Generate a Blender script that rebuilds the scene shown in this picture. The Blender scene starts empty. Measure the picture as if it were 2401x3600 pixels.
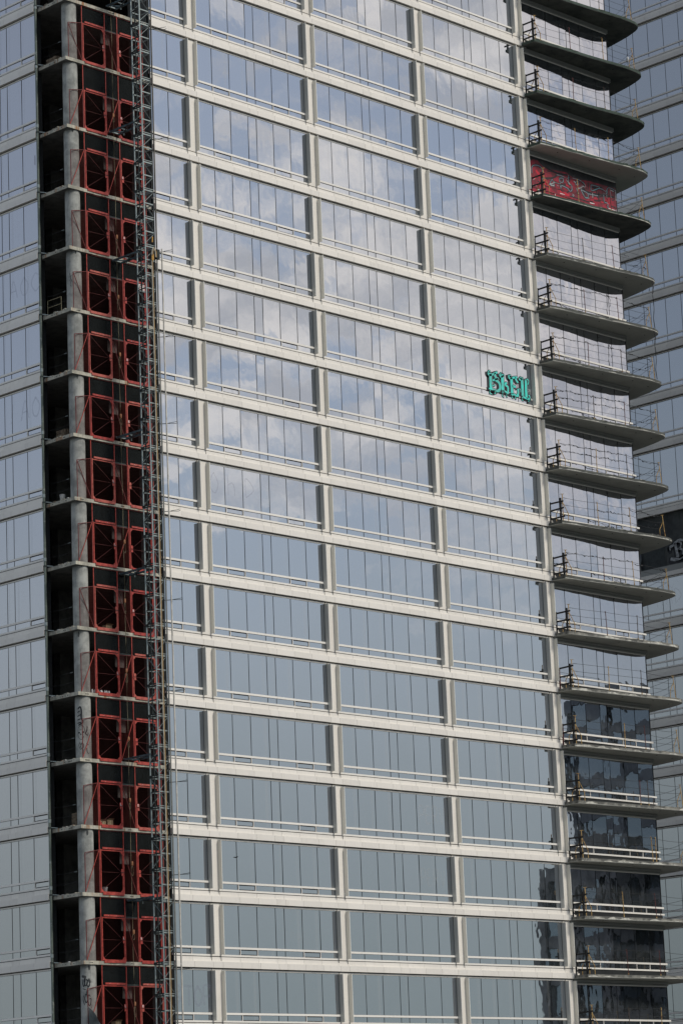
import bpy, math, random
from mathutils import Vector, Matrix

random.seed(11)
SC = bpy.context.scene
COL = SC.collection
R = math.radians

# ------------------------------------------------------------------ camera
G = 78.0                                    # height of the tall floor's sill above the street
CAM = Vector((-98.471, -106.266, -52.802 + G))
PIT, YAW, ROL = R(12.865), R(45.601), R(-2.335)
FW = Vector((math.sin(YAW) * math.cos(PIT), math.cos(YAW) * math.cos(PIT), math.sin(PIT)))
rt = Vector((math.cos(YAW), -math.sin(YAW), 0)); up = rt.cross(FW)
RT = rt * math.cos(ROL) + up * math.sin(ROL)
UP = -rt * math.sin(ROL) + up * math.cos(ROL)
cam_d = bpy.data.cameras.new('camera'); cam = bpy.data.objects.new('camera', cam_d); COL.objects.link(cam)
cam_d.sensor_fit = 'HORIZONTAL'; cam_d.sensor_width = 36.0; cam_d.lens = 155.31
cam_d.clip_start = 1.0; cam_d.clip_end = 6000
cam.matrix_world = Matrix(((RT.x, UP.x, -FW.x, CAM.x), (RT.y, UP.y, -FW.y, CAM.y), (RT.z, UP.z, -FW.z, CAM.z), (0, 0, 0, 1)))
SC.camera = cam

# ------------------------------------------------------------------ sky, sun, exposure
BIGX, BIGY = 3.1, 0.4
SUN_DIR = Vector((0.22, -0.80, 0.62)).normalized()         # towards the sun
SUN_EL = math.asin(SUN_DIR.z); SUN_AZ = math.atan2(SUN_DIR.x, SUN_DIR.y)
world = bpy.data.worlds.new('World'); SC.world = world; world.use_nodes = True
nt = world.node_tree; N = nt.nodes; L = nt.links
for n in list(N): N.remove(n)
def nd(t, **kw):
    n = N.new(t)
    for k, v in kw.items(): setattr(n, k, v)
    return n
def mth(op, a, b=None, c=None, clamp=False):
    n = nd('ShaderNodeMath', operation=op, use_clamp=clamp)
    for i, v in enumerate((a, b, c)):
        if v is None: continue
        if isinstance(v, (int, float)): n.inputs[i].default_value = v
        else: L.new(v, n.inputs[i])
    return n.outputs[0]
out = nd('ShaderNodeOutputWorld'); bg = nd('ShaderNodeBackground'); bg.inputs['Strength'].default_value = 0.10
L.new(bg.outputs[0], out.inputs[0])
sky = nd('ShaderNodeTexSky', sky_type='NISHITA', sun_disc=False, sun_elevation=SUN_EL, sun_rotation=SUN_AZ, air_density=1.0, dust_density=0.7, ozone_density=1.0, altitude=60)
tc = nd('ShaderNodeTexCoord'); sx = nd('ShaderNodeSeparateXYZ'); L.new(tc.outputs['Generated'], sx.inputs[0])
zc = mth('MAXIMUM', sx.outputs[2], 0.0)
den = mth('ADD', zc, 0.16)
px = mth('DIVIDE', sx.outputs[0], den); py = mth('DIVIDE', sx.outputs[1], den)
cv = nd('ShaderNodeCombineXYZ'); L.new(px, cv.inputs[0]); L.new(py, cv.inputs[1])
def noise(scale, det, rough, dist=0.0, off=(0, 0, 0)):
    m = nd('ShaderNodeMapping'); m.inputs['Location'].default_value = off; L.new(cv.outputs[0], m.inputs[0])
    n = nd('ShaderNodeTexNoise'); n.inputs['Scale'].default_value = scale; n.inputs['Detail'].default_value = det
    n.inputs['Roughness'].default_value = rough; n.inputs['Distortion'].default_value = dist
    L.new(m.outputs[0], n.inputs['Vector']); return n.outputs[0]
def rng(v, a, b, c=0.0, d=1.0, smooth=True):
    n = nd('ShaderNodeMapRange', interpolation_type='SMOOTHSTEP' if smooth else 'LINEAR')
    n.inputs[1].default_value = a; n.inputs[2].default_value = b; n.inputs[3].default_value = c; n.inputs[4].default_value = d
    L.new(v, n.inputs[0]); return n.outputs[0]
big = noise(0.30, 1, 0.5, 0.0, (BIGX, BIGY, 0))
mid = noise(2.6, 3, 0.5, 0.3, (5.3, 1.1, 0))
fine = noise(8.5, 6, 0.55, 0.5, (7.7, 2.3, 0))
shade = noise(6.5, 5, 0.55, 0.3, (1.7, 9.3, 0))
cov = mth('ADD', mth('ADD', mth('MULTIPLY', big, 0.62), mth('MULTIPLY', mid, 0.45)), mth('MULTIPLY', fine, 0.42))
cloud = mth('MULTIPLY', rng(cov, 0.815, 0.905), rng(sx.outputs[2], 0.15, 0.28, 0.0, 1.0))
ccol = nd('ShaderNodeMix', data_type='RGBA'); L.new(rng(shade, 0.36, 0.62), ccol.inputs[0])
ccol.inputs[6].default_value = (5.2, 5.2, 5.45, 1); ccol.inputs[7].default_value = (9.2, 8.6, 8.1, 1)
lowc = nd('ShaderNodeMix', data_type='RGBA'); L.new(rng(sx.outputs[2], 0.03, 0.20), lowc.inputs[0])
lowc.inputs[6].default_value = (2.75, 3.2, 3.25, 1); lowc.inputs[7].default_value = (3.9, 4.35, 4.7, 1)
haze = nd('ShaderNodeMix', data_type='RGBA'); L.new(rng(sx.outputs[2], 0.12, 0.29, 1.0, 0.0, True), haze.inputs[0])
veil_ = nd('ShaderNodeMix', data_type='RGBA'); veil_.inputs[0].default_value = 0.60; L.new(sky.outputs[0], veil_.inputs[6]); veil_.inputs[7].default_value = (3.75, 4.0, 4.55, 1)
L.new(veil_.outputs[2], haze.inputs[6]); L.new(lowc.outputs[2], haze.inputs[7])
mix = nd('ShaderNodeMix', data_type='RGBA'); L.new(mth('MULTIPLY', cloud, 0.93), mix.inputs[0]); L.new(haze.outputs[2], mix.inputs[6]); L.new(ccol.outputs[2], mix.inputs[7])
L.new(mix.outputs[2], bg.inputs['Color'])

sun_d = bpy.data.lights.new('sun', 'SUN'); sun = bpy.data.objects.new('sun', sun_d); COL.objects.link(sun)
sun_d.energy = 1.5; sun_d.angle = R(11); sun_d.color = (1.0, 0.94, 0.85)
sun.rotation_euler = (-SUN_DIR).to_track_quat('-Z', 'Y').to_euler(); sun.location = (0, -150, 200)
SC.view_settings.view_transform = 'Standard'; SC.view_settings.look = 'None'
SC.view_settings.gamma = 1.0; SC.view_settings.use_curve_mapping = False
SC.view_settings.exposure = 0.44
SC.render.engine = 'CYCLES'
SC.cycles.use_denoising = True; SC.cycles.denoising_prefilter = 'ACCURATE'; SC.cycles.max_bounces = 8; SC.cycles.transparent_max_bounces = 16
SC.cycles.glossy_bounces = 4; SC.cycles.diffuse_bounces = 3; SC.cycles.caustics_reflective = False; SC.cycles.caustics_refractive = False

# ------------------------------------------------------------------ materials
MATS = {}
class MB:
    """a node material under construction"""
    def __init__(s, name):
        s.m = bpy.data.materials.new(name); s.m.use_nodes = True; s.t = s.m.node_tree; s.n = s.t.nodes; s.l = s.t.links
        for x in list(s.n): s.n.remove(x)
        s.out = s.n.new('ShaderNodeOutputMaterial'); s.tc = s.n.new('ShaderNodeTexCoord'); s.oi = s.n.new('ShaderNodeObjectInfo')
        MATS[name] = s.m
    def new(s, t, **kw):
        x = s.n.new(t)
        for k, v in kw.items(): setattr(x, k, v)
        return x
    def put(s, node, i, v):
        if hasattr(v, 'node'): s.l.new(v, node.inputs[i])
        else: node.inputs[i].default_value = v
    def math(s, op, a, b=None, clamp=False):
        x = s.new('ShaderNodeMath', operation=op, use_clamp=clamp); s.put(x, 0, a)
        if b is not None: s.put(x, 1, b)
        return x.outputs[0]
    def vec(s, scale=(1, 1, 1), rnd=True, coord='Object'):
        m = s.new('ShaderNodeMapping'); s.l.new(s.tc.outputs[coord], m.inputs[0]); m.inputs['Scale'].default_value = scale
        if rnd:
            c = s.new('ShaderNodeCombineXYZ'); v = s.math('MULTIPLY', s.oi.outputs['Random'], 91.0)
            s.l.new(v, c.inputs[0]); s.l.new(s.math('MULTIPLY', v, 1.7), c.inputs[1]); s.l.new(v, c.inputs[2]); s.l.new(c.outputs[0], m.inputs['Location'])
        return m.outputs[0]
    def noise(s, v, scale, det=3, rough=0.5, dist=0.0):
        x = s.new('ShaderNodeTexNoise'); s.l.new(v, x.inputs['Vector'])
        for k, q in (('Scale', scale), ('Detail', det), ('Roughness', rough), ('Distortion', dist)): x.inputs[k].default_value = q
        return x.outputs[0]
    def rng(s, v, a, b, c=0.0, d=1.0):
        x = s.new('ShaderNodeMapRange', interpolation_type='SMOOTHSTEP')
        for i, q in enumerate((v, a, b, c, d)): s.put(x, i, q)
        return x.outputs[0]
    def mix(s, f, a, b):
        x = s.new('ShaderNodeMix', data_type='RGBA'); s.put(x, 0, f)
        s.put(x, 6, a if hasattr(a, 'node') else (*a, 1)); s.put(x, 7, b if hasattr(b, 'node') else (*b, 1)); return x.outputs[2]
    def bsdf(s, col, rough=0.6, metal=0.0, bump=None, spec=0.4):
        b = s.new('ShaderNodeBsdfPrincipled'); s.put(b, 'Base Color', col if hasattr(col, 'node') else (*col, 1))
        s.put(b, 'Roughness', rough); s.put(b, 'Metallic', metal); b.inputs['Specular IOR Level'].default_value = spec
        if bump: s.l.new(bump, b.inputs['Normal'])
        return b.outputs[0]
    def bump(s, h, dist, strength=1.0):
        x = s.new('ShaderNodeBump'); x.inputs['Distance'].default_value = dist; x.inputs['Strength'].default_value = strength; s.l.new(h, x.inputs['Height']); return x.outputs[0]
    def done(s, sh): s.l.new(sh, s.out.inputs[0]); return s.m
def shade_mix(b, f, a, c):
    x = b.new('ShaderNodeMixShader'); b.put(x, 0, f); b.l.new(a, x.inputs[1]); b.l.new(c, x.inputs[2]); return x.outputs[0]

def simple(name, col, rough=0.6, metal=0.0, var=0.12, scale=3.0, spec=0.4, col2=None, lo=0.4, hi=0.65):
    b = MB(name); v = b.vec(); n = b.noise(v, scale, 5, 0.6)
    c2 = col2 or tuple(max(0, x * (1 - 2.2 * var)) for x in col)
    c = b.mix(b.rng(n, lo, hi), col, c2)
    return b.done(b.bsdf(c, rough, metal, None, spec))

def cladding(name, col):
    b = MB(name); v = b.vec((6, 6, 0.6)); streak = b.noise(v, 1.5, 4, 0.6); blot = b.noise(b.vec((1, 1, 1)), 1.3, 4, 0.55)
    c = b.mix(b.rng(streak, 0.52, 0.78, 0, 0.28), col, tuple(x * 0.62 for x in col))
    c = b.mix(b.rng(blot, 0.5, 0.75, 0, 0.22), c, tuple(x * 0.8 for x in col))
    tint = b.new('ShaderNodeHueSaturation'); b.l.new(c, tint.inputs['Color']); b.put(tint, 'Value', b.rng(b.oi.outputs['Random'], 0, 1, 0.955, 1.035))
    return b.done(b.bsdf(tint.outputs[0], 0.42, 0.0, None, 0.45))
cladding('cream_panel', (0.79, 0.748, 0.675))
cladding('cream_frame', (0.82, 0.785, 0.715))
cladding('fin_grey', (0.70, 0.685, 0.615))
cladding('soffit_band', (0.27, 0.275, 0.255))

def glass(name, tint, amount, dust, wav, base=(0.018, 0.024, 0.028)):
    b = MB(name)
    low = b.noise(b.vec((1, 1, 0.75)), 0.85, 2, 0.4); mid = b.noise(b.vec((1.0, 1.0, 1.0)), 2.3, 1, 0.4)
    h = b.math('ADD', low, b.math('MULTIPLY', mid, 0.18)); bp = b.bump(h, wav)
    g = b.new('ShaderNodeBsdfGlossy'); g.inputs['Roughness'].default_value = 0.012; g.inputs['Color'].default_value = (*tint, 1); b.l.new(bp, g.inputs['Normal'])
    d = b.new('ShaderNodeBsdfDiffuse'); d.inputs['Color'].default_value = (*base, 1)
    s = shade_mix(b, amount, d.outputs[0], g.outputs[0])
    du = b.new('ShaderNodeBsdfDiffuse'); du.inputs['Color'].default_value = (0.46, 0.47, 0.46, 1)
    st = b.noise(b.vec((5, 5, 0.35)), 1.6, 5, 0.62); sm = b.noise(b.vec((1, 1, 1)), 2.6, 5, 0.6)
    f = b.math('ADD', b.rng(st, 0.5, 0.85, 0.0, dust * 0.35), b.rng(sm, 0.5, 0.8, dust * 0.15, dust * 0.6))
    # paler upright strip at one side of many panes
    sp = b.new('ShaderNodeSeparateXYZ'); b.l.new(b.tc.outputs['Generated'], sp.inputs[0])
    g_ = b.math('ADD', sp.outputs[STRIP_AXIS[name]], b.math('MULTIPLY', b.oi.outputs['Random'], 0.22)) if name in STRIP_AXIS else b.math('MULTIPLY', sp.outputs[0], 0.0)
    on = b.math('MULTIPLY', b.rng(g_, 0.90, 0.915), b.rng(g_, 1.06, 1.05))
    f = b.math('ADD', f, b.math('MULTIPLY', on, b.rng(b.oi.outputs['Random'], 0.2, 0.9, 0.0, 0.10)))
    return b.done(shade_mix(b, f, s, du.outputs[0]))
STRIP_AXIS = {'glass_front': 0, 'glass_side': 1}
glass('glass_front', (0.86, 0.89, 0.94), 0.585, 0.10, 0.0021)
glass('glass_side', (0.89, 0.88, 0.90), 0.56, 0.13, 0.0010)
glass('glass_far', (0.86, 0.88, 0.90), 0.44, 0.10, 0.0010)
glass('glass_balcony', (0.87, 0.88, 0.95), 0.53, 0.17, 0.0055)
glass('glass_street', (0.6, 0.72, 0.82), 0.42, 0.10, 0.003, (0.012, 0.018, 0.022))
simple('gasket', (0.012, 0.014, 0.015), 0.5)
simple('recess_dark', (0.02, 0.022, 0.022), 0.8)

def concrete(name, a, bcol, rust=0.0, scale=2.0, streak=0.5):
    b = MB(name); v = b.vec(); n = b.noise(v, scale, 8, 0.65); m = b.noise(b.vec((8, 8, 0.5)), 1.4, 5, 0.65); f = b.noise(v, 34, 4, 0.6)
    c = b.mix(b.rng(n, 0.35, 0.68), a, bcol)
    c = b.mix(b.rng(m, 0.5, 0.75, 0, streak), c, tuple(x * 0.35 for x in a))
    c = b.mix(b.rng(f, 0.55, 0.75, 0, 0.35), c, tuple(x * 0.5 for x in a))
    if rust:
        rn = b.noise(b.vec((2.2, 2.2, 0.25)), 1.2, 5, 0.7)
        c = b.mix(b.rng(rn, 0.55, 0.66, 0, rust), c, (0.30, 0.115, 0.03))
    h = b.math('ADD', n, b.math('MULTIPLY', f, 0.3))
    return b.done(b.bsdf(c, 0.85, 0, b.bump(h, 0.02, 0.6), 0.25))
concrete('slab_concrete', (0.54, 0.51, 0.415), (0.27, 0.265, 0.22), rust=0.85, streak=0.75)
concrete('column_concrete', (0.41, 0.415, 0.38), (0.22, 0.225, 0.21), scale=1.7, streak=0.7)
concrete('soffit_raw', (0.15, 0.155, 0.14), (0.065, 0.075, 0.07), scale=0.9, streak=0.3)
concrete('interior_concrete', (0.20, 0.20, 0.185), (0.11, 0.11, 0.105))  # indoor copy of the slab concrete, darkened to paint in the gloom
concrete('interior_pale', (0.22, 0.22, 0.21), (0.15, 0.15, 0.145))
concrete('shear_wall', (0.10, 0.105, 0.10), (0.05, 0.055, 0.055), scale=0.8)
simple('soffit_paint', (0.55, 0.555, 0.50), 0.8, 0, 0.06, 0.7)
simple('interior_black', (0.06, 0.068, 0.068), 0.95)  # near-black colour stands in for the unlit depth of the floors
simple('asphalt', (0.15, 0.15, 0.145), 0.9, 0, 0.2, 0.2)
def fascia(name, dark, pale, lo, hi, grad):
    """balcony edge: weathered film with pale concrete showing where it has flaked off along the lower rim"""
    b = MB(name); v = b.vec((1, 1, 1), False); n = b.noise(v, 1.4, 6, 0.7); st = b.noise(b.vec((7, 7, 0.7), False), 1.5, 5, 0.65); big = b.noise(v, 0.4, 3, 0.5)
    sp = b.new('ShaderNodeSeparateXYZ'); b.l.new(b.tc.outputs['Object'], sp.inputs[0])
    h = b.math('ADD', b.math('ADD', b.math('MULTIPLY', sp.outputs[2], -grad), b.math('MULTIPLY', n, 0.55)), b.math('ADD', b.math('MULTIPLY', st, 0.35), b.math('MULTIPLY', big, 0.45)))
    c = b.mix(b.rng(n, 0.35, 0.7), dark, tuple(x * 1.7 for x in dark))
    c = b.mix(b.rng(h, lo, hi), c, b.mix(b.rng(st, 0.35, 0.7), pale, tuple(x * 0.6 for x in pale)))
    return b.done(b.bsdf(c, 0.85, 0, b.bump(n, 0.01, 0.5), 0.25))
fascia('fascia_green', (0.045, 0.062, 0.05), (0.26, 0.33, 0.26), 0.80, 0.92, 1.0)  # dark green, paler in patches towards the lower rim
fascia('fascia_flaked', (0.075, 0.078, 0.07), (0.50, 0.49, 0.42), 0.72, 0.80, 2.4)
fascia('fascia_pale', (0.10, 0.10, 0.09), (0.40, 0.385, 0.33), 0.58, 0.74, 0.6)

simple('flake_pale', (0.60, 0.585, 0.51), 0.85, 0, 0.2, 4.0)
simple('red_paint', (0.45, 0.062, 0.043), 0.5, 0, 0.2, 6.0, col2=(0.28, 0.03, 0.022))
simple('red_brace', (0.11, 0.018, 0.016), 0.7, 0, 0.2, 6.0)  # red darkened for the dimness behind the gate mesh
simple('red_faded', (0.46, 0.11, 0.08), 0.6, 0, 0.2, 6.0, col2=(0.30, 0.05, 0.036))
simple('red_deep', (0.40, 0.045, 0.034), 0.5, 0, 0.2, 6.0, col2=(0.20, 0.02, 0.016))
simple('red_dark', (0.15, 0.022, 0.019), 0.6, 0, 0.2, 6.0)
simple('galvanised', (0.31, 0.355, 0.34), 0.42, 0.55, 0.2, 7.0, col2=(0.26, 0.30, 0.29))
simple('dark_steel', (0.035, 0.045, 0.043), 0.5, 0.3, 0.25, 5.0)
simple('blue_steel', (0.085, 0.125, 0.14), 0.45, 0.3, 0.25, 5.0)
simple('rung_yellow', (0.55, 0.30, 0.05), 0.5, 0, 0.15)
simple('rail_cream', (0.60, 0.57, 0.50), 0.5)
simple('rail_brown', (0.15, 0.125, 0.095), 0.6)
simple('pipe_green', (0.13, 0.155, 0.13), 0.5, 0.2, 0.25, 5.0, col2=(0.30, 0.32, 0.29), lo=0.55, hi=0.7)
simple('cable_cream', (0.62, 0.57, 0.45), 0.7)
simple('cable_orange', (0.46, 0.30, 0.13), 0.7)
simple('rope', (0.42, 0.36, 0.22), 0.9)
simple('orange_plastic', (0.62, 0.27, 0.12), 0.6)
simple('timber_black', (0.022, 0.022, 0.022), 0.8, 0, 0.3, 9.0)
simple('timber', (0.20, 0.15, 0.10), 0.85, 0, 0.25, 4.0)
simple('yellow_rust', (0.50, 0.33, 0.12), 0.65, 0, 0.25, 9.0, col2=(0.20, 0.085, 0.03), lo=0.5, hi=0.62)
simple('post_red', (0.13, 0.03, 0.028), 0.6, 0, 0.3, 7.0)
simple('post_brown', (0.085, 0.06, 0.045), 0.7, 0, 0.3, 7.0)
simple('wire', (0.03, 0.03, 0.03), 0.6)
simple('black_tape', (0.012, 0.012, 0.013), 0.5)
simple('white_plastic', (0.62, 0.62, 0.60), 0.5)
simple('cardboard', (0.30, 0.215, 0.13), 0.9, 0, 0.1)
simple('plywood', (0.12, 0.10, 0.09), 0.85)
simple('tarp', (0.02, 0.028, 0.032), 0.3, 0, 0.2, spec=0.6)
simple('sign_white', (0.72, 0.71, 0.68), 0.6)
simple('sign_red', (0.42, 0.03, 0.04), 0.6)
simple('paint_teal', (0.06, 0.72, 0.60), 0.5, 0, 0.12, 3.0, col2=(0.10, 0.50, 0.43))
simple('paint_chalky', (0.46, 0.47, 0.47), 0.8, 0, 0.3, 9.0)
simple('paint_black', (0.016, 0.018, 0.022), 0.6)
simple('paint_white', (0.74, 0.76, 0.74), 0.6)
simple('paint_grey', (0.26, 0.29, 0.33), 0.6)
simple('paint_cyan', (0.22, 0.48, 0.50), 0.6)
simple('paint_red', (0.55, 0.012, 0.035), 0.55)
simple('bird_black', (0.015, 0.015, 0.016), 0.8)

def veil(name, col, amount, scale=0):
    """fine woven or punched sheet, mostly open"""
    b = MB(name); tr = b.new('ShaderNodeBsdfTransparent'); d = b.new('ShaderNodeBsdfDiffuse'); d.inputs['Color'].default_value = (*col, 1)
    n = b.noise(b.vec(), 1.3, 3, 0.5)
    return b.done(shade_mix(b, b.rng(n, 0.3, 0.7, amount * 0.8, min(1, amount * 1.2)), tr.outputs[0], d.outputs[0]))
veil('mesh_red', (0.035, 0.014, 0.013), 0.08)
veil('screen_red', (0.10, 0.03, 0.026), 0.22)
veil('mesh_black', (0.016, 0.018, 0.018), 0.80)
veil('graffiti_ghost', (0.34, 0.34, 0.45), 0.10)
veil('graffiti_chalk', (0.75, 0.75, 0.72), 0.11)
veil('drip', (0.10, 0.105, 0.09), 0.45)
veil('spray_fade', (0.02, 0.02, 0.03), 0.55)

def mural():
    b = MB('mural_red'); v = b.vec((1, 1, 1), False); n = b.noise(v, 2.1, 5, 0.62); d = b.noise(b.vec((5, 5, 0.5), False), 1.6, 5, 0.65); s = b.noise(v, 7, 4, 0.6)
    c = b.mix(b.rng(n, 0.36, 0.62), (0.34, 0.008, 0.028), (0.14, 0.009, 0.017))
    c = b.mix(b.rng(d, 0.52, 0.75, 0, 0.6), c, (0.09, 0.012, 0.018))
    c = b.mix(b.rng(s, 0.62, 0.72, 0, 0.8), c, (0.014, 0.014, 0.017))
    return b.done(b.bsdf(c, 0.45, 0, None, 0.4))
mural()
def mural_top():
    b = MB('mural_black'); n = b.noise(b.vec((1, 1, 1), False), 3, 5, 0.62)
    return b.done(b.bsdf(b.mix(b.rng(n, 0.45, 0.7), (0.010, 0.011, 0.012), (0.032, 0.032, 0.032)), 0.3, 0, None, 0.4))
mural_top()

# ------------------------------------------------------------------ object helpers
WL = {}                                                       # world location of each parent
def tag(o, label=None, cat=None, group=None, kind=None):
    for k, v in (('label', label), ('category', cat), ('group', group), ('kind', kind)):
        if v: o[k] = v
    return o
def place(o, loc, parent=None):
    loc = Vector(loc); WL[o] = loc; COL.objects.link(o)
    if parent is not None: o.parent = parent; o.location = loc - WL[parent]
    else: o.location = loc
    return o
def thing(name, label, cat, loc, group=None, kind=None):
    o = bpy.data.objects.new(name, None); o.empty_display_size = 0.3; place(o, loc); return tag(o, label, cat, group, kind)
MC = {}
def mesh_of(key, build):
    m = MC.get(key)
    if m is None:
        v, f, mat, smooth = build(); m = bpy.data.meshes.new(key[0]); m.from_pydata(v, [], f); m.materials.append(MATS[mat])
        if smooth:
            for p in m.polygons: p.use_smooth = True
        m.update(); MC[key] = m
    return m
CF = [(0, 3, 2, 1), (4, 5, 6, 7), (0, 1, 5, 4), (1, 2, 6, 5), (2, 3, 7, 6), (3, 0, 4, 7)]
def box(name, mat, x0, x1, y0, y1, z0, z1, parent=None, tilt=0.0):
    a, b, c = round((x1 - x0) / 2, 4), round((y1 - y0) / 2, 4), round((z1 - z0) / 2, 4)
    def bd():
        v = [(-a, -b, -c), (a, -b, -c), (a, b, -c), (-a, b, -c), (-a, -b, c), (a, -b, c), (a, b, c), (-a, b, c)]
        return v, CF, mat, False
    o = bpy.data.objects.new(name, mesh_of((name, 'box', a, b, c, mat), bd))
    place(o, ((x0 + x1) / 2, (y0 + y1) / 2, (z0 + z1) / 2), parent)
    if tilt: o.rotation_euler = (random.gauss(0, tilt), random.gauss(0, tilt), random.gauss(0, tilt))
    return o
def bar(name, mat, p, q, w, h=None, parent=None, sides=4):
    """a straight bar from p to q; sides 4 is a square section w x h, more is round with radius w"""
    p, q = Vector(p), Vector(q); d = q - p; ln = round(d.length, 3); h = h or w
    def bd():
        if sides == 4:
            a, b, c = w / 2, h / 2, ln / 2
            v = [(-a, -b, -c), (a, -b, -c), (a, b, -c), (-a, b, -c), (-a, -b, c), (a, -b, c), (a, b, c), (-a, b, c)]; return v, CF, mat, False
        v = []; f = []
        for z in (-ln / 2, ln / 2): v += [(w * math.cos(2 * math.pi * i / sides), w * math.sin(2 * math.pi * i / sides), z) for i in range(sides)]
        f = [(i, (i + 1) % sides, sides + (i + 1) % sides, sides + i) for i in range(sides)] + [tuple(range(sides))[::-1], tuple(range(sides, 2 * sides))]
        return v, f, mat, False
    o = bpy.data.objects.new(name, mesh_of((name, 'bar', ln, w, h, sides, mat), bd)); place(o, (p + q) / 2, parent)
    o.rotation_mode = 'QUATERNION'; o.rotation_quaternion = d.to_track_quat('Z', 'Y'); return o
def raw(name, mat, v, f, parent=None, loc=None, smooth=False):
    loc = Vector(loc) if loc is not None else (Vector((0, 0, 0)) if parent is None else WL[parent])
    m = bpy.data.meshes.new(name); m.from_pydata([Vector(p) - loc for p in v], [], f); m.materials.append(MATS[mat])
    if smooth:
        for p in m.polygons: p.use_smooth = True
    m.update(); o = bpy.data.objects.new(name, m); return place(o, loc, parent)
def prism(name, mat, poly, z0, z1, parent=None):
    n = len(poly); v = [(x, y, z0) for x, y in poly] + [(x, y, z1) for x, y in poly]
    f = [tuple(range(n))[::-1], tuple(range(n, 2 * n))] + [(i, (i + 1) % n, n + (i + 1) % n, n + i) for i in range(n)]
    return raw(name, mat, v, f, parent, (sum(p[0] for p in poly) / n, sum(p[1] for p in poly) / n, z0))
def tube(name, mat, pts, r, parent=None, sides=5):
    pts = [Vector(p) for p in pts]; v = []; f = []
    for i, p in enumerate(pts):
        d = (pts[min(i + 1, len(pts) - 1)] - pts[max(i - 1, 0)]).normalized()
        a = d.cross(Vector((0, 0, 1)))
        if a.length < 1e-3: a = d.cross(Vector((1, 0, 0)))
        a.normalize(); b = d.cross(a)
        rr = r[i] if isinstance(r, (list, tuple)) else r
        v += [p + a * rr * math.cos(2 * math.pi * k / sides) + b * rr * math.sin(2 * math.pi * k / sides) for k in range(sides)]
    for i in range(len(pts) - 1):
        f += [(i * sides + k, i * sides + (k + 1) % sides, (i + 1) * sides + (k + 1) % sides, (i + 1) * sides + k) for k in range(sides)]
    return raw(name, mat, v, f, parent, pts[0] if parent is None else None, True)
def seen(pts, mx=0.06, my=0.05):
    """does any of these points' hull come near the picture"""
    us = []; vs = []
    for p in pts:
        d = Vector(p) - CAM; w = d.dot(FW); us.append(0.5 + 4.3142 * d.dot(RT) / w); vs.append(0.5 - 4.3142 * 0.6667 * d.dot(UP) / w)
    return max(us) > -mx and min(us) < 1 + mx and max(vs) > -my and min(vs) < 1 + my
ORD = 'topmost second third fourth fifth sixth seventh eighth ninth tenth eleventh twelfth thirteenth fourteenth fifteenth sixteenth seventeenth eighteenth nineteenth twentieth twenty-first'.split()
def down(i, what='floor'):
    return 'on the %s %s' % (ORD[i], what) if i == 0 else 'on the %s %s down' % (ORD[i], what)
def th(i):
    return 'topmost of its column' if i == 0 else '%s from the top' % ORD[i]

# ------------------------------------------------------------------ levels and bays
W = 8.7955
def zf(k): return G + k * 3.2 + (0.412 if k > 0 else 0.0)     # sill level of floor k (k = 0 is the tall one)
def hf(k): return zf(k + 1) - zf(k)
MU = [0.655, 1.92, 3.18, 4.45, 5.065, 6.31, 7.57, 8.765]       # mullions within a bay
KS = list(range(6, -17, -1))

# ------------------------------------------------------------------ ground
ground = raw('ground', 'asphalt', [(-3000, -3000, 0), (3000, -3000, 0), (3000, 3000, 0), (-3000, 3000, 0)], [(0, 1, 2, 3)])
tag(ground, kind='structure', label='flat asphalt street level far below the towers')

# ------------------------------------------------------------------ the near tower
T = thing('glass_tower', 'near unfinished tower of cream panels and glass with open hoist corner and curved balconies', 'tower', (10, 10, 0))
box('core_wall', 'recess_dark', 2.2, 35.1, 0.42, 14, 0.02, zf(9), T)
box('core_wall', 'recess_dark', -8.0, 2.19, 13.0, 14, 0.02, zf(9), T)

def window(parent_name, horiz, out_, mull, k, axis, gl, vents=(), low_only=False, face=0.0, wave=0.0023, top=0.78, parent=T):
    """one storey of glazing between two pilasters. axis 'x': wall faces -y at y = face + ...; axis 'y': wall faces -x"""
    z = zf(k); h = hf(k); a0, a1 = mull[0], mull[-1]
    def bx(nm, mt, u0, u1, d0, d1, z0, z1, par, tilt=0.0):
        if axis == 'x': return box(nm, mt, u0, u1, face + d0, face + d1, z0, z1, par, tilt)
        return box(nm, mt, face + d0, face + d1, u0, u1, z0, z1, par, tilt)
    wb = bx('window_bay', 'gasket', a0 - 0.03, a1 + 0.03, 0.325, 0.36, z - 0.02, z + h - top + 0.02, parent)
    for i in range(len(mull) - 1):
        u0, u1 = mull[i] + 0.024, mull[i + 1] - 0.024
        bx('pane', gl, u0, u1, 0.296, 0.316, z + 0.402, z + h - top, wb, wave)
        if i in vents:
            bx('vent_pane', gl, u0 + 0.07, u1 - 0.07, 0.300, 0.318, z + 0.055, z + 0.245, wb, wave)
            for e in (u0 + 0.0, u1 - 0.035): bx('vent_jamb', 'cream_frame', e, e + 0.035, 0.262, 0.322, z + 0.012, z + 0.288, wb)
        else:
            bx('lower_pane', gl, u0, u1, 0.296, 0.316, z + 0.018, z + 0.28, wb, wave)
    bx('transom', 'cream_frame', a0 - 0.012, a1 + 0.012, 0.248, 0.322, z + 0.292, z + 0.394, wb)
    bx('sill', 'cream_frame', a0 - 0.012, a1 + 0.012, 0.248, 0.322, z - 0.078, z + 0.012, wb)
    bx('head', 'cream_frame', a0 - 0.012, a1 + 0.012, 0.274, 0.322, z + h - top + 0.012, z + h - top + 0.088, wb)
    return wb

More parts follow.
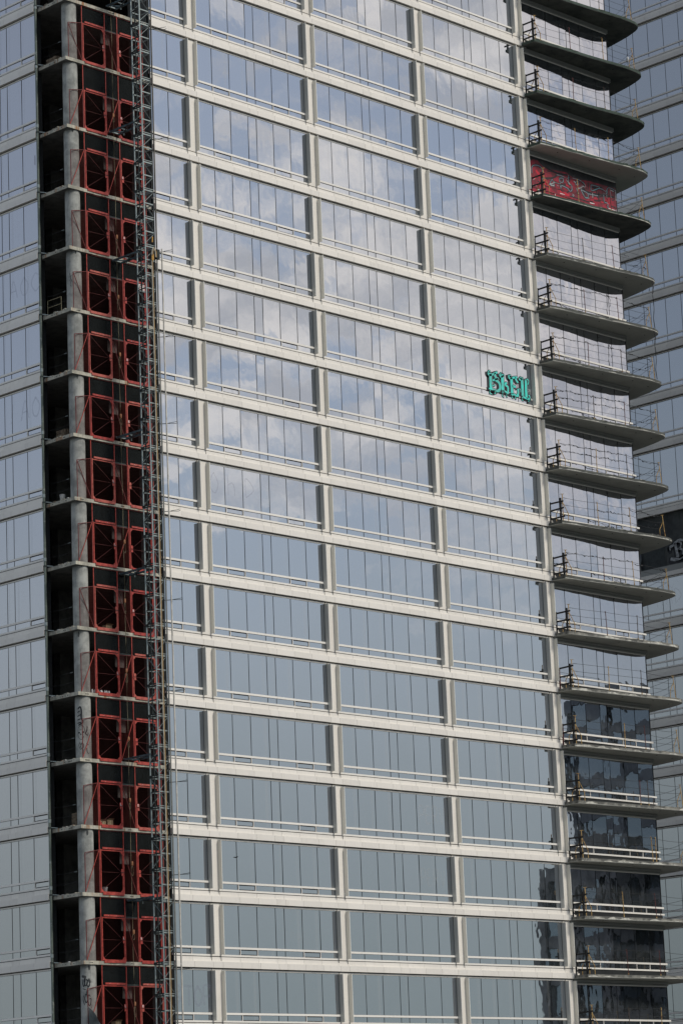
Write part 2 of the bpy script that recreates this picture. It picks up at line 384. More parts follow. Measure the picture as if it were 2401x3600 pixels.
def spandrel(joints, k, axis, face=0.0, parent=T, end_low=None, end_up=None):
    z = zf(k)
    def bx(nm, mt, u0, u1, d0, d1, z0, z1, par):
        if axis == 'x': return box(nm, mt, u0, u1, face + d0, face + d1, z0, z1, par)
        return box(nm, mt, face + d0, face + d1, u0, u1, z0, z1, par)
    sp = bx('spandrel', 'gasket', joints[0], joints[-1], 0.30, 0.40, z - 0.66, z - 0.06, parent)
    for i in range(len(joints) - 1):
        u0, u1 = joints[i] + 0.006, joints[i + 1] - 0.006
        if u1 - u0 < 0.05: continue
        bx('cladding_panel', 'cream_panel', u0, u1, 0.25, 0.30, z - 0.338, z - 0.114, sp)
        bx('cladding_panel', 'cream_panel', u0, u1, 0.135, 0.298, z - 0.646, z - 0.349, sp)
    return sp

def pilaster(x, k):
    z = zf(k); h = hf(k) - 0.78
    if not seen([(x, 0, z), (x + 0.7, 0, z + h)]): return
    p = box('pilaster', 'cream_panel', x + 0.02, x + 0.61, 0.252, 0.40, z - 0.07, z + h + 0.085, T)
    box('fin', 'fin_grey', x - 0.022, x + 0.018, 0.0, 0.30, z, z + h, p)
    for fx in (x, x + 0.63):
        hh_ = random.uniform(0.06, 0.2); box('drip_stain', 'drip', fx - 0.02, fx + 0.02, 0.2462, 0.2472, z - 0.115 - hh_, z - 0.116, p)
    box('fin', 'fin_grey', x + 0.612, x + 0.652, 0.0, 0.30, z, z + h, p)

XL = -2.50
for k in KS:
    z = zf(k)
    # left stub bay, three full bays
    if seen([(XL, .3, z - 0.7), (0, .3, z + 3.7)]):
        window('window_bay', 0, 0, [XL, -1.235, -0.03], k, 'x', 'glass_front', vents=(0,))
    for i in range(3):
        if seen([(i * W, .3, z - 0.7), (i * W + W, .3, z + 3.7)]):
            window('window_bay', 0, 0, [i * W + m for m in MU], k, 'x', 'glass_front', vents=(1, 5) if i == 0 else ())
    for i in range(4): pilaster(i * W, k)
    js = [XL, -1.235]
    for i in range(3): js += [i * W] + [i * W + m for m in MU[:-1]]
    js[js.index(0.0)] = 0.0
    js += [3 * W, 3 * W + 0.64, 3 * W + 1.095]
    # only the stretch near the picture
    vis = [j for j in js if seen([(j - 1.3, .2, z - .7), (j + 1.3, .2, z)])]
    if len(vis) > 1: spandrel(vis, k, 'x')

# side face (left of the open corner), wall looks towards -x
FB = -8.40
MB_Y = [2.665, 3.815, 4.97, 5.55, 6.71, 7.87]
for k in KS:
    z = zf(k)
    if seen([(-8.1, 2.6, z - 0.7), (-8.1, 6.7, z + 3.7)]):
        window('window_bay', 0, 0, MB_Y, k, 'y', 'glass_side', vents=(0,), face=FB)
        s = spandrel(MB_Y, k, 'y', face=FB)
        # open end of the box section, seen from the corner
        v = []; f = []
        def add(x0, x1, y0, y1, z0, z1):
            b = len(v); v.extend([(x0, y0, z0), (x1, y0, z0), (x1, y1, z0), (x0, y1, z0), (x0, y0, z1), (x1, y0, z1), (x1, y1, z1), (x0, y1, z1)])
            f.extend([tuple(b + i for i in q) for q in CF])
        x0, x1 = FB + 0.125, FB + 0.297
        add(x0, x0 + 0.035, 2.60, 2.664, z - 0.655, z - 0.34); add(x0 + 0.036, x1, 2.60, 2.664, z - 0.655, z - 0.62); add(x0 + 0.036, x1, 2.60, 2.664, z - 0.375, z - 0.34)
        raw('channel_end', 'cream_frame', v, f, s)
        box('end_trim', 'cream_frame', FB + 0.245, FB + 0.30, 2.60, 2.664, z - 0.338, z - 0.114, s)
box('core_wall', 'recess_dark', -8.03, -7.7, 2.70, 12.95, zf(-17), zf(7), T)

# ------------------------------------------------------------------ open corner: slabs, column, walls inside
SX, SY = -8.03, 0.38
def rough_edge(p, q, n, amp):
    return [(p[0] + (q[0] - p[0]) * i / n + random.uniform(-amp, amp), p[1] + (q[1] - p[1]) * i / n + random.uniform(-amp, amp)) for i in range(n)]
HK = [k for k in range(3, -16, -1)]
for k in HK:
    z = zf(k) - 0.645
    poly = [(SX, 12.9)] + rough_edge((SX, 2.6), (SX, SY), 10, 0.012) + rough_edge((SX, SY), (XL + 0.02, SY), 20, 0.012) + [(XL + 0.02, SY), (XL + 0.02, 0.43), (2.15, 0.43), (2.15, 12.9)]
    s = prism('floor_slab', 'slab_concrete', poly, z, z + 0.17, T)
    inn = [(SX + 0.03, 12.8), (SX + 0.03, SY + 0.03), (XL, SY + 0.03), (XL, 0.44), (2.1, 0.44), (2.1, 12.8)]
    prism('slab_soffit', 'interior_concrete', inn, z - 0.004, z - 0.0005, s)  # thin dark skin: indoor shade put into the slab underside
    prism('dark_floor_skin', 'interior_concrete', [(x + (0.12 if x < -7 else 0), y + (0.12 if y < 1 else 0)) for x, y in inn], z + 0.1705, z + 0.173, s)  # dark skin over the slab top, painting the shade inside the corner
    # mortar crumbs and cast-in sleeves on the slab rim
    for j in range(5):
        y = random.uniform(0.6, 2.4); a = random.uniform(0.05, 0.16)
        box('rim_chip', 'sign_white' if j == 0 else 'slab_concrete', SX - 0.02, SX + 0.10, y, y + a, z + 0.168, z + 0.168 + random.uniform(0.02, 0.05), s)
    for j in range(3):
        x = random.choice((-7.6, -5.6, -5.0, -4.2, -3.4)) + random.uniform(-.1, .1)
        for q in range(3):
            bar('sleeve_hole', 'recess_dark', (x + q * 0.075, SY - 0.016, z + 0.085), (x + q * 0.075, SY + 0.04, z + 0.085), 0.022, None, s, 8)
    for j in range(4):
        y = 0.8 + j * 0.11 + random.uniform(-.2, 1.0)
        bar('sleeve_hole', 'recess_dark', (SX - 0.016, y, z + 0.08), (SX + 0.04, y, z + 0.08), 0.022, None, s, 8)
CX, CY, CR = -7.40, 0.83, 0.378
COLS = {}
for k in HK:
    z0 = zf(k) - 0.475; z1 = zf(k + 1) - 0.645
    if not seen([(CX, CY, z0), (CX, CY, z1)]): continue
    n = 28; rows = 10; v = []; f = []
    for j in range(rows + 1):
        zz = z0 + (z1 - z0) * j / rows; rr = CR * (1 + random.uniform(-.006, .006))
        if j == rows: rr = CR * 0.985
        v += [(CX + rr * math.cos(2 * math.pi * i / n), CY + rr * math.sin(2 * math.pi * i / n), zz) for i in range(n)]
    for j in range(rows): f += [(j * n + i, j * n + (i + 1) % n, (j + 1) * n + (i + 1) % n, (j + 1) * n + i) for i in range(n)]
    COLS[k] = raw('column', 'column_concrete', v, f, T, (CX, CY, z0), True)
    # spalled patch near the head of the column
    if random.random() < 0.55:
        a0 = math.atan2(-0.69, -0.72) + random.uniform(-0.5, 0.7); hh = random.uniform(0.15, 0.5); pv = []; m = 9
        for q in range(m):
            t = 2 * math.pi * q / m; rr = CR + 0.004
            aa = a0 + 0.13 * math.cos(t) * random.uniform(.5, 1.2); pv.append((CX + rr * math.cos(aa), CY + rr * math.sin(aa), z1 - hh / 2 + hh / 2 * math.sin(t) * random.uniform(.6, 1)))
        raw('spalled_patch', 'shear_wall', pv, [tuple(range(m))], COLS[k])
    # inner walls of the storey
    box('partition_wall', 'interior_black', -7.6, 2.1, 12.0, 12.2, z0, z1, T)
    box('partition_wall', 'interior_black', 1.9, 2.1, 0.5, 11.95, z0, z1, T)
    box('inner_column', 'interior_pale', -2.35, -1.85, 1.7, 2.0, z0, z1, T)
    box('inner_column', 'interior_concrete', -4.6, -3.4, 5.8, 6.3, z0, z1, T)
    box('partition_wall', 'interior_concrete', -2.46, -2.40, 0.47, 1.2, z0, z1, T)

# ------------------------------------------------------------------ balconies
BX = 3 * W
OUTLINE = [(27.50, 0.335), (27.50, 0.12), (27.02, 0.118), (27.05, -0.40), (27.07, -0.83), (28.43, -1.0), (30.2, -1.13), (31.7, -1.235), (33.2, -1.38), (34.3, -1.50), (35.0, -1.53), (35.6, -1.51),
           (36.1, -1.43), (36.5, -1.24), (36.78, -0.92), (36.98, -0.45), (37.18, 0.12), (37.38, 0.9), (37.55, 1.7), (37.72, 2.6), (37.75, 4.2), (35.26, 4.2), (35.26, 0.335)]
def smooth_outline(o, n=3):
    res = []
    for i, p in enumerate(o):
        q = o[(i + 1) % len(o)]
        if 4 <= i < 19:
            a = o[i - 1]; d = o[(i + 2) % len(o)]
            if i == 4: a = p
            for j in range(n):
                t = j / n
                res.append(tuple(0.5 * (2 * p[c] + (q[c] - a[c]) * t + (2 * a[c] - 5 * p[c] + 4 * q[c] - d[c]) * t * t + (3 * p[c] - a[c] - 3 * q[c] + d[c]) * t ** 3) for c in (0, 1)))
        else: res.append(p)
    return res
OUT2 = smooth_outline(OUTLINE)
BK = list(range(5, -16, -1))
def fascia_of(k): return 'fascia_green' if k >= 1 else ('fascia_flaked' if k > -7 else 'fascia_pale')
for k in BK:
    zb = zf(k) - 0.645; i = BK.index(k)
    poly = [(x + random.uniform(-.006, .006), y + random.uniform(-.006, .006)) if y < 0 else (x, y) for x, y in OUT2]
    s = prism('balcony_slab', fascia_of(k), poly, zb + 0.022, zb + 0.172, T)
    inner = [(x + (0.012 if x < 28 else -0.012), y + 0.012) for x, y in OUT2]
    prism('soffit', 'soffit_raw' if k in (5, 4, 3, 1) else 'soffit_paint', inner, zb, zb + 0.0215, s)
    for q, (x, y) in enumerate(((29.0, -0.5), (31.6, -0.75), (34.2, -0.9), (36.0, -0.6))):
        bar('drain_socket', 'recess_dark', (x, y, zb - 0.012), (x, y, zb + 0.002), 0.045, None, s, 10)
    # pale strip where the edge film has flaked away
    if k not in (5, 4, 3):
        v = []; f = []; hgt = 0.03; run = 0; tall = 0.055 if k > -7 else 0.15
        E_ = [OUT2[j] for j in range(4, len(OUT2) - 6)]; pts_ = []
        for j in range(len(E_) - 1):
            m_ = max(2, int(math.dist(E_[j], E_[j + 1]) / 0.06)); pts_ += [(E_[j][0] + (E_[j + 1][0] - E_[j][0]) * q / m_, E_[j][1] + (E_[j + 1][1] - E_[j][1]) * q / m_, E_[j + 1][0] - E_[j][0], E_[j + 1][1] - E_[j][1]) for q in range(m_)]
        prev = False; base = 0.0
        for q, (x, y, dx, dy) in enumerate(pts_):
            if q % 9 == 0: base = random.uniform(-0.25, 1.0) if k > -7 else random.uniform(-0.9, 1.0)
            hgt += (max(0.0, base) * tall - hgt) * 0.35 + random.uniform(-.006, .006); l_ = math.hypot(dx, dy); ox, oy = dy / l_ * 0.005, -dx / l_ * 0.005
            h_ = max(0.0, min(0.145, hgt)); v += [(x + ox, y + oy, zb + 0.018), (x + ox, y + oy, zb + 0.02 + h_)]
            if q and h_ > 0.006: f.append((2 * q - 2, 2 * q, 2 * q + 1, 2 * q - 1))
        raw('flaked_rim', 'flake_pale', v, f, s)['kind'] = 'stuff'
    # flaked bits hanging on the rim
    for q in range(7):
        j = random.randint(8, len(OUT2) - 14); p = OUT2[j]; nx = OUT2[j + 1]
        bar('rim_flake', fascia_of(k), (p[0], p[1] - 0.004, zb + 0.17), (nx[0], nx[1] - 0.004, zb + 0.175), random.uniform(0.02, 0.04), None, s)
    # glazing behind the balcony
    if seen([(27.0, .3, zf(k)), (35.3, .3, zf(k) + 3.3)]):
        mull = [BX + 0.66] + [BX + m for m in (1.86, 3.13, 4.39, 5.0, 6.25, 7.51)] + [35.235]
        wb = window('window_bay', 0, 0, mull, k, 'x', 'glass_balcony', vents=(1, 5), top=0.97, wave=0.003)
        box('rail_end', 'cream_frame', 35.25, 35.42, 0.25, 0.32, zf(k) + 0.292, zf(k) + 0.394, wb)
        box('rail_end', 'cream_frame', 35.25, 35.45, 0.25, 0.32, zf(k) - 0.078, zf(k) + 0.012, wb)
        z1 = zf(k + 1) - 0.645
        box('bulkhead', 'soffit_band', 27.04, 35.27, 0.17, 0.41, z1 - 0.17, z1 - 0.02, wb)
        box('head_trim', 'soffit_band', 27.04, 35.30, 0.19, 0.41, z1 - 0.255, z1 - 0.195, wb)
        box('corner_post', 'gasket', 35.245, 35.30, 0.29, 0.41, zf(k) - 0.47, z1 - 0.26, wb)
        box('recess_panel', 'recess_dark', 27.04, 35.24, 0.30, 0.40, zf(k) - 0.47, zf(k) - 0.085, wb)  # dark panel stands in for the shaded recess below the sill
box('core_wall', 'recess_dark', 35.11, 35.24, 0.42, 12, zf(-17), zf(8), T)

# balcony guard gear, each piece standing on its own slab
def sag(p, q, n, drop):
    p, q = Vector(p), Vector(q); r = []
    for i in range(n + 1):
        t = i / n; v = p.lerp(q, t); v.z -= drop * 4 * t * (1 - t); r.append(v)
    return r
def ribbon_tape(name, mat, p, q, w, parent, loops=9):
    pts = []; p, q = Vector(p), Vector(q); v = []; f = []
    for i in range(loops * 2 + 1):
        t = i / (loops * 2); c = p.lerp(q, t); c.z -= 0.05 * math.sin(t * math.pi * random.uniform(3.5, 5)) + random.uniform(0, 0.05)
        a = random.uniform(-1, 1) + (i % 2) * 1.4; ww = w * random.uniform(.4, 1.1)
        v += [c + Vector((0, math.cos(a) * ww, math.sin(a) * ww)), c - Vector((0, math.cos(a) * ww, math.sin(a) * ww))]
    for i in range(loops * 2): f.append((2 * i, 2 * i + 1, 2 * i + 3, 2 * i + 2))
    return raw(name, mat, v, f, parent)
for k in BK:
    zt = zf(k) - 0.473; i = BK.index(k)
    if not seen([(27, -0.8, zt), (36, -1.4, zt + 1.6)], 0.0, 0.01): continue
    lb = down(i, 'balcony'); j1 = random.uniform(-.05, .05)
    # black timber barrier at the party end
    b = thing('timber_barrier', 'black timber guard frame with three rails at inner end %s' % lb, 'barrier', (26.9, -0.62, zt), 'timber guard frames along the balconies')
    bar('post', 'timber_black' if i not in (13, 14) else 'post_red', (27.12, 0.05, zt), (27.11 + j1 * .4, 0.05, zt + 1.22), 0.075, 0.06, b)
    bar('post', 'timber_black', (27.14, -0.72, zt), (27.14 + j1 * .3, -0.72, zt + 1.34), 0.085, 0.085, b)
    for q, h in enumerate((0.22, 0.68, 1.14)):
        e = random.uniform(-.02, .03)
        bar('rail', 'timber_black', (27.12, 0.10 - random.uniform(0, .04), zt + h + e), (27.16, -0.95 + random.uniform(-.05, .05), zt + h + e + random.uniform(-.02, .05)), 0.04, 0.09, b)
    # rusty yellow tripod next to it
    t = thing('tripod_stanchion', 'rusty yellow braced stanchion beside the timber frame %s' % lb, 'stanchion', (27.36, -0.78, zt), 'yellow braced stanchions at the balcony ends')
    tx, ty = 27.23, -0.80; hh = 1.52 + random.uniform(-.04, .05)
    bar('post', 'yellow_rust', (tx, ty, zt), (tx - 0.01 + j1 * .5, ty, zt + hh), 0.026, None, t, 7)
    bar('head_plate', 'yellow_rust', (tx - 0.07, ty + 0.07, zt + hh + 0.012), (tx + 0.07, ty - 0.07, zt + hh + 0.012), 0.045, 0.022, t)
    for (fx, fy) in ((27.62, -0.855), (27.24, -0.28)):
        bar('brace', 'yellow_rust', (tx, ty, zt + 1.10), (fx, fy, zt + 0.47), 0.02, None, t, 6)
        bar('foot', 'yellow_rust', (fx, fy, zt), (fx, fy, zt + 0.50), 0.021, None, t, 6)
    # slim posts along the edge
    mx = 30.13 + random.uniform(-.12, .12) if i not in (14, 15, 16) else 30.1 + (i - 13) * 1.0
    lean = random.uniform(-.07, .05)
    mat_m = random.choice(('yellow_rust', 'yellow_rust', 'post_red', 'post_brown'))
    ym = -1.075 - (mx - 30.13) * 0.07
    m = thing('guard_post', 'slim guard post halfway along the front edge %s' % lb, 'post', (mx, ym, zt), 'slim guard posts halfway along the balconies')
    mt = (mx + lean, ym, zt + 1.42); bar('post', mat_m, (mx, ym, zt), mt, 0.021, None, m, 7)
    rx = 32.78 + random.uniform(-.15, .15); lean2 = random.uniform(-.08, .05); yr = -1.28
    mat_r = random.choice(('post_brown', 'post_red', 'yellow_rust', 'post_brown'))
    rr = thing('guard_post', 'slim guard post near the glass corner %s' % lb, 'post', (rx, yr, zt), 'slim guard posts near the glass corner')
    rtp = (rx + lean2, yr, zt + 1.42); bar('post', mat_r, (rx, yr, zt), rtp, 0.021, None, rr, 7)
    for par, (bx0, by0), tp in ((m, (mx, ym), mt), (rr, (rx, yr), rtp)):
        bar('base_shoe', 'yellow_rust', (bx0, by0, zt), (bx0, by0, zt + 0.09), 0.034, None, par, 7)
        for h in (0.52, 0.96, 1.38):
            fr = h / 1.42; hx = bx0 + (tp[0] - bx0) * fr
            tube('hook', mat_m if par is m else mat_r, [(hx, by0, zt + h + 0.04), (hx - 0.07, by0, zt + h + 0.04), (hx - 0.08, by0, zt + h - 0.06), (hx, by0, zt + h - 0.06)], 0.007, par, 4)
    # pair of posts at the rounded tip
    e = thing('tip_stanchion', 'rusty yellow raking stanchion at the rounded tip %s' % lb, 'stanchion', (35.5, -1.40, zt), 'yellow stanchions at the rounded balcony tips')
    ax, ay, az = 35.50, -1.42, zt + 1.30 + random.uniform(-.05, .08)
    bar('post', 'yellow_rust', (35.62, -1.46, zt), (ax, ay, az), 0.022, None, e, 7)
    bar('brace', 'yellow_rust', (35.34, -1.30, zt), (35.34, -1.30, zt + 0.50), 0.02, None, e, 7)
    bar('brace', 'yellow_rust', (35.34, -1.30, zt + 0.44), (ax + 0.05, ay, az - 0.34), 0.02, None, e, 7)
    bar('head_plate', 'yellow_rust', (ax - 0.06, ay + 0.06, az + 0.01), (ax + 0.06, ay - 0.06, az + 0.01), 0.04, 0.02, e)
    s2 = thing('guard_post', 'short dark post between glass corner and rounded tip %s' % lb, 'post', (34.35, -0.35, zt), 'short dark posts on the balconies')
    bar('post', 'post_brown', (34.35, -0.35, zt), (34.33, -0.35, zt + 0.62), 0.022, None, s2, 6); bar('base_shoe', 'post_brown', (34.35, -0.35, zt), (34.35, -0.35, zt + 0.06), 0.035, None, s2, 6)
    # wire lines
    wl = thing('wire_guard', 'three slack wire ropes strung between the posts %s' % lb, 'wire rope', (31, -1.1, zt), 'wire guard ropes along the balconies')
    for h in (0.50, 0.94, 1.36):
        pts = sag((tx, ty, zt + h), (mx + lean * h / 1.42, ym, zt + h), 8, random.uniform(0.0, .05))
        pts += sag((mx + lean * h / 1.42, ym, zt + h), (rx + lean2 * h / 1.42, yr, zt + h), 8, random.uniform(0.0, .05))[1:]
        pts += sag((rx + lean2 * h / 1.42, yr, zt + h), (ax, ay, zt + h * 0.9), 8, random.uniform(.02, .10))[1:]
        tube('wire', 'wire', pts, 0.0095, wl, 4)
        tube('wire', 'wire', sag((ax, ay, zt + h * 0.88), (37.1, 1.6, zt + h * 0.9), 8, random.uniform(.02, .12)), 0.0095, wl, 4)
        for q in range(5):
            c = pts[1].lerp(pts[0], q / 6); bar('clip', 'wire', c + Vector((0, 0, -.018)), c + Vector((0, 0, .02)), 0.012, None, wl, 4)
    if i in (3, 5, 6, 7, 8, 9, 10, 11):
        spans = {3: [((tx, ty, 1.36), (rx, yr, 1.20)), ((rx, yr, 1.3), (ax, ay, 1.1))], 5: [((rx, yr, 1.0), (ax, ay, .9)), ((rx, yr, .5), (ax, ay, .5))]}.get(i)
        if spans is None:
            spans = [((tx, ty, 1.36), (mx, ym, 1.36)), ((mx, ym, 1.36), (rx, yr, 1.36))] if i != 10 else [((mx, ym, 0.95), (rx, yr, 0.95))]
            if i in (8, 9): spans += [((tx, ty, 0.95), (mx, ym, 0.94)), ((mx, ym, 0.94), (rx, yr, 0.94))]
            spans += [((rx, yr, 1.3), (ax, ay, 1.15)), ((34.4, -.3, .5), (ax, ay, 0.8))]
        tp = thing('barrier_tape', 'torn black plastic tape wound along the wires %s' % lb, 'tape', (31, -1.1, zt + 1), 'black tape on the balcony wires')
        for p, q in spans:
            ribbon_tape('tape_strip', 'black_tape', (p[0], p[1] - .012, zt + p[2]), (q[0], q[1] - .012, zt + q[2]), 0.035, tp)

for n_, (ka, kb, x, y) in enumerate(((0, -1, 35.95, -1.47), (-1, -2, 35.80, -1.50))):
    za, zc = zf(ka) - 0.66, zf(kb) - 0.47
    hc = thing('hanging_cable', '%s black cable dangling between two rounded balcony tips' % ('upper' if n_ == 0 else 'lower'), 'cable', (x, y, zc), 'black cables dangling between the tips')
    tube('cable_run', 'black_tape', [(x + 0.04 * math.sin(q * 1.3), y + 0.02 * math.cos(q * 2.1), za + (zc + 1.0 - za) * q / 8) for q in range(9)] + [(x - .1, y, zc + .6), (x + .02, y + .03, zc + .05)], 0.024, hc, 5)
    tube('cable_end', 'black_tape', [(x + .05, y, za), (x + .22, y + .1, za - .35), (x + .16, y + .1, za - .7), (x + .1, y + .1, za - .8)], 0.018, hc, 5)
bz = zf(4) - 0.473 + 0.42
bg_ = thing('plastic_bag', 'crumpled white plastic bag caught on the wires at a high balcony tip', 'bag', (35.25, -1.28, bz))
v = []; f = []; m = 8
for j in range(6):
    for q in range(m):
        rr = 0.085 * math.sin(math.pi * (j + 0.4) / 6.2) * random.uniform(.7, 1.25); v.append((35.22 + rr * math.cos(2 * math.pi * q / m), -1.30 + rr * math.sin(2 * math.pi * q / m), bz + 0.07 * j + random.uniform(-.015, .015)))
for j in range(5): f += [(j * m + q, j * m + (q + 1) % m, (j + 1) * m + (q + 1) % m, (j + 1) * m + q) for q in range(m)]
raw('bag_film', 'white_plastic', v, f, bg_)
# ------------------------------------------------------------------ paint on the near tower
def stroke_mesh(strokes, to3, grow=0.0, off=(0, 0), step=0.035):
    """flat brush strokes: list of (points, width); to3 maps (u, v) to a point just proud of the surface"""
    v = []; f = []
    for pts, wd in strokes:
        P = []
        for i in range(len(pts) - 1):
            p0, p1, p2, p3 = pts[max(i - 1, 0)], pts[i], pts[i + 1], pts[min(i + 2, len(pts) - 1)]
            n = max(2, int(math.dist(p1, p2) / step))
            for j in range(n):
                t = j / n
                P.append(tuple(0.5 * (2 * p1[c] + (p2[c] - p0[c]) * t + (2 * p0[c] - 5 * p1[c] + 4 * p2[c] - p3[c]) * t * t + (3 * p1[c] - p0[c] - 3 * p2[c] + p3[c]) * t ** 3) for c in (0, 1)))
        P.append(tuple(pts[-1])); n = len(P); b = len(v); hw = wd / 2 + grow; NX = 9 if hw > 0.06 else 3
        dirs = []
        for i in range(n):
            a, c = P[max(i - 1, 0)], P[min(i + 1, n - 1)]; d = (c[0] - a[0], c[1] - a[1]); l = math.hypot(*d) or 1; dirs.append((d[0] / l, d[1] / l))
        P[0] = (P[0][0] - dirs[0][0] * (grow + 0.25 * wd), P[0][1] - dirs[0][1] * (grow + 0.25 * wd)); P[-1] = (P[-1][0] + dirs[-1][0] * (grow + 0.25 * wd), P[-1][1] + dirs[-1][1] * (grow + 0.25 * wd))
        for i in range(n):
            d = dirs[i]; w_ = hw * (0.72 if i in (0, n - 1) else 1.0)
            for q in range(NX): s = 1 - 2 * q / (NX - 1); v.append(to3(P[i][0] - d[1] * w_ * s + off[0], P[i][1] + d[0] * w_ * s + off[1]))
        f += [(b + NX * i + q, b + NX * i + q + 1, b + NX * (i + 1) + q + 1, b + NX * (i + 1) + q) for i in range(n - 1) for q in range(NX - 1)]
    return v, f
def paint(name, mat, strokes, to3, parent, grow=0.0, off=(0, 0), label=None):
    v, f = stroke_mesh(strokes, to3, grow, off); o = raw(name, mat, v, f, parent)
    if label: o['label'] = label
    return o
def on_front(ox, k, d):
    def g(u, w):
        y = 0.247 - d if 0.27 < w < 0.41 else (0.2945 - d)
        if w < 0.02 and w > -0.09: y = 0.247 - d
        return (ox + u, y, zf(k) + w)
    return g
BLEU = {'B': [([(5.263, 1.305), (5.257, 0.909), (5.25, 0.461)], 0.227), ([(5.073, 1.358), (5.126, 1.239), (5.358, 1.264), (5.646, 1.413), (5.843, 1.495)], 0.13), ([(5.671, 1.417), (5.64, 1.251), (5.779, 1.136), (5.932, 1.13)], 0.147), ([(5.441, 0.951), (5.649, 1.05), (5.901, 1.124)], 0.113), ([(5.647, 1.028), (5.917, 0.934), (6.027, 0.76), (5.993, 0.52), (5.751, 0.373), (5.384, 0.408)], 0.164), ([(5.062, 0.404), (5.292, 0.404), (5.533, 0.348), (5.585, 0.217)], 0.125), ([(5.065, 1.325), (5.095, 1.437), (5.205, 1.481), (5.272, 1.435)], 0.051), ([(5.313, 0.684), (5.433, 0.64), (5.575, 0.685), (5.519, 0.761)], 0.051), ([(5.116, 0.311), (5.151, 0.168), (5.301, 0.118)], 0.057)],
 'L': [([(6.287, 1.404), (6.276, 0.973), (6.259, 0.478)], 0.244), ([(6.052, 1.396), (6.13, 1.291), (6.288, 1.329), (6.405, 1.445)], 0.113), ([(6.095, 1.435), (6.131, 1.506), (6.216, 1.52)], 0.045), ([(6.154, 0.407), (6.407, 0.47), (6.649, 0.403), (6.713, 0.617), (6.695, 0.786), (6.529, 0.844), (6.506, 0.947), (6.617, 0.987)], 0.13), ([(6.18, 0.337), (6.198, 0.169), (6.272, 0.127)], 0.057), ([(6.519, 0.328), (6.575, 0.166)], 0.062)],
 'E': [([(7.051, 1.361), (7.054, 0.888), (7.059, 0.395)], 0.221), ([(6.826, 1.462), (6.892, 1.323), (7.227, 1.416), (7.545, 1.487)], 0.119), ([(7.401, 1.441), (7.468, 1.301), (7.6, 1.194)], 0.13), ([(6.839, 1.432), (6.892, 1.51), (7.001, 1.513)], 0.045), ([(7.124, 0.9), (7.357, 0.896)], 0.147), ([(6.943, 0.387), (7.209, 0.409), (7.455, 0.364), (7.579, 0.545), (7.583, 0.782)], 0.147), ([(7.616, 0.809), (7.773, 0.814), (7.807, 0.647)], 0.051), ([(6.986, 0.34), (7.009, 0.237), (7.082, 0.174)], 0.057), ([(7.265, 0.322), (7.316, 0.18)], 0.085)],
 'U': [([(7.965, 1.449), (7.971, 0.933), (7.976, 0.417)], 0.21), ([(7.713, 1.429), (7.818, 1.382), (8.049, 1.518)], 0.102), ([(7.763, 1.469), (7.832, 1.552), (7.94, 1.532)], 0.045), ([(8.31, 1.443), (8.28, 0.876), (8.278, 0.38)], 0.198), ([(8.311, 1.454), (8.443, 1.53), (8.551, 1.418), (8.458, 1.208)], 0.068), ([(7.928, 0.409), (8.113, 0.363), (8.362, 0.34), (8.551, 0.338)], 0.142), ([(8.461, 0.582), (8.566, 0.513), (8.532, 0.292), (8.415, 0.208)], 0.068), ([(7.861, 0.355), (7.88, 0.196), (7.973, 0.179)], 0.051)]}
O3 = 2 * W
allst = [s for l in BLEU.values() for s in l]
gr = paint('graffiti_shadow', 'paint_black', [s for s in allst if s[1] > 0.09], on_front(O3, -3, 0.002), T, 0.055, (-0.16, -0.06), 'black drop shadow of the teal lettering')
paint('graffiti_outline', 'paint_black', allst, on_front(O3, -3, 0.004), gr, 0.045)
paint('graffiti_edge', 'paint_white', allst, on_front(O3, -3, 0.006), gr, -0.004, (0.012, 0.006))
for ch, l in BLEU.items():
    paint('graffiti_letter', 'paint_teal', l, on_front(O3, -3, 0.008 + 0.001 * 'BLEU'.index(ch)), gr, -0.004)
thin = [([p for p in pts], 0.02) for pts, w_ in allst if w_ > 0.2]
paint('graffiti_digits', 'paint_white', [([(8.47, 0.90), (8.54, 0.95), (8.55, 0.87), (8.47, 0.78), (8.56, 0.80)], 0.022), ([(8.60, 0.95), (8.60, 0.87), (8.68, 0.87)], 0.02), ([(8.70, 0.98), (8.65, 0.66)], 0.02)], on_front(O3, -3, 0.006), gr)

# red painted glazing on one balcony
k = 1; zr = zf(1)
def on_mural(d):
    return lambda u, w: (BX + u, (0.2465 if 0.285 < w < 0.40 else 0.2935) - d, zr + w)
wave = [(0.66, 1.80), (0.97, 1.85), (1.31, 2.06), (1.7, 2.05), (2.19, 1.78), (2.98, 1.78), (4.31, 1.91), (4.82, 1.71), (5.62, 1.72), (6.37, 1.82), (7.53, 1.84), (8.84, 1.9)]
def strip(lo, hi, y, mat, name, par):
    v = []; f = []
    for (x, a), (x2, b) in zip(lo, hi): v += [(BX + x, y, zr + a), (BX + x, y, zr + b)]
    f = [(2 * i, 2 * i + 2, 2 * i + 3, 2 * i + 1) for i in range(len(lo) - 1)]
    return raw(name, mat, v, f, par)
mur = strip([(x, 0.40) for x, z in wave], [(x, z) for x, z in wave], 0.2925, 'mural_red', 'painted_wall_art', T); mur['label'] = 'red graffiti painted over the balcony glass'
strip([(x, z) for x, z in wave], [(x, hf(1) - 0.98) for x, z in wave], 0.2925, 'mural_black', 'painted_wall_art', mur)
strip([(x, 0.02) for x, z in wave], [(x, 0.278) for x, z in wave], 0.2925, 'mural_red', 'painted_wall_art', mur)
strip([(x, 0.295) for x, z in wave], [(x, 0.393) for x, z in wave], 0.2445, 'mural_red', 'painted_wall_art', mur)
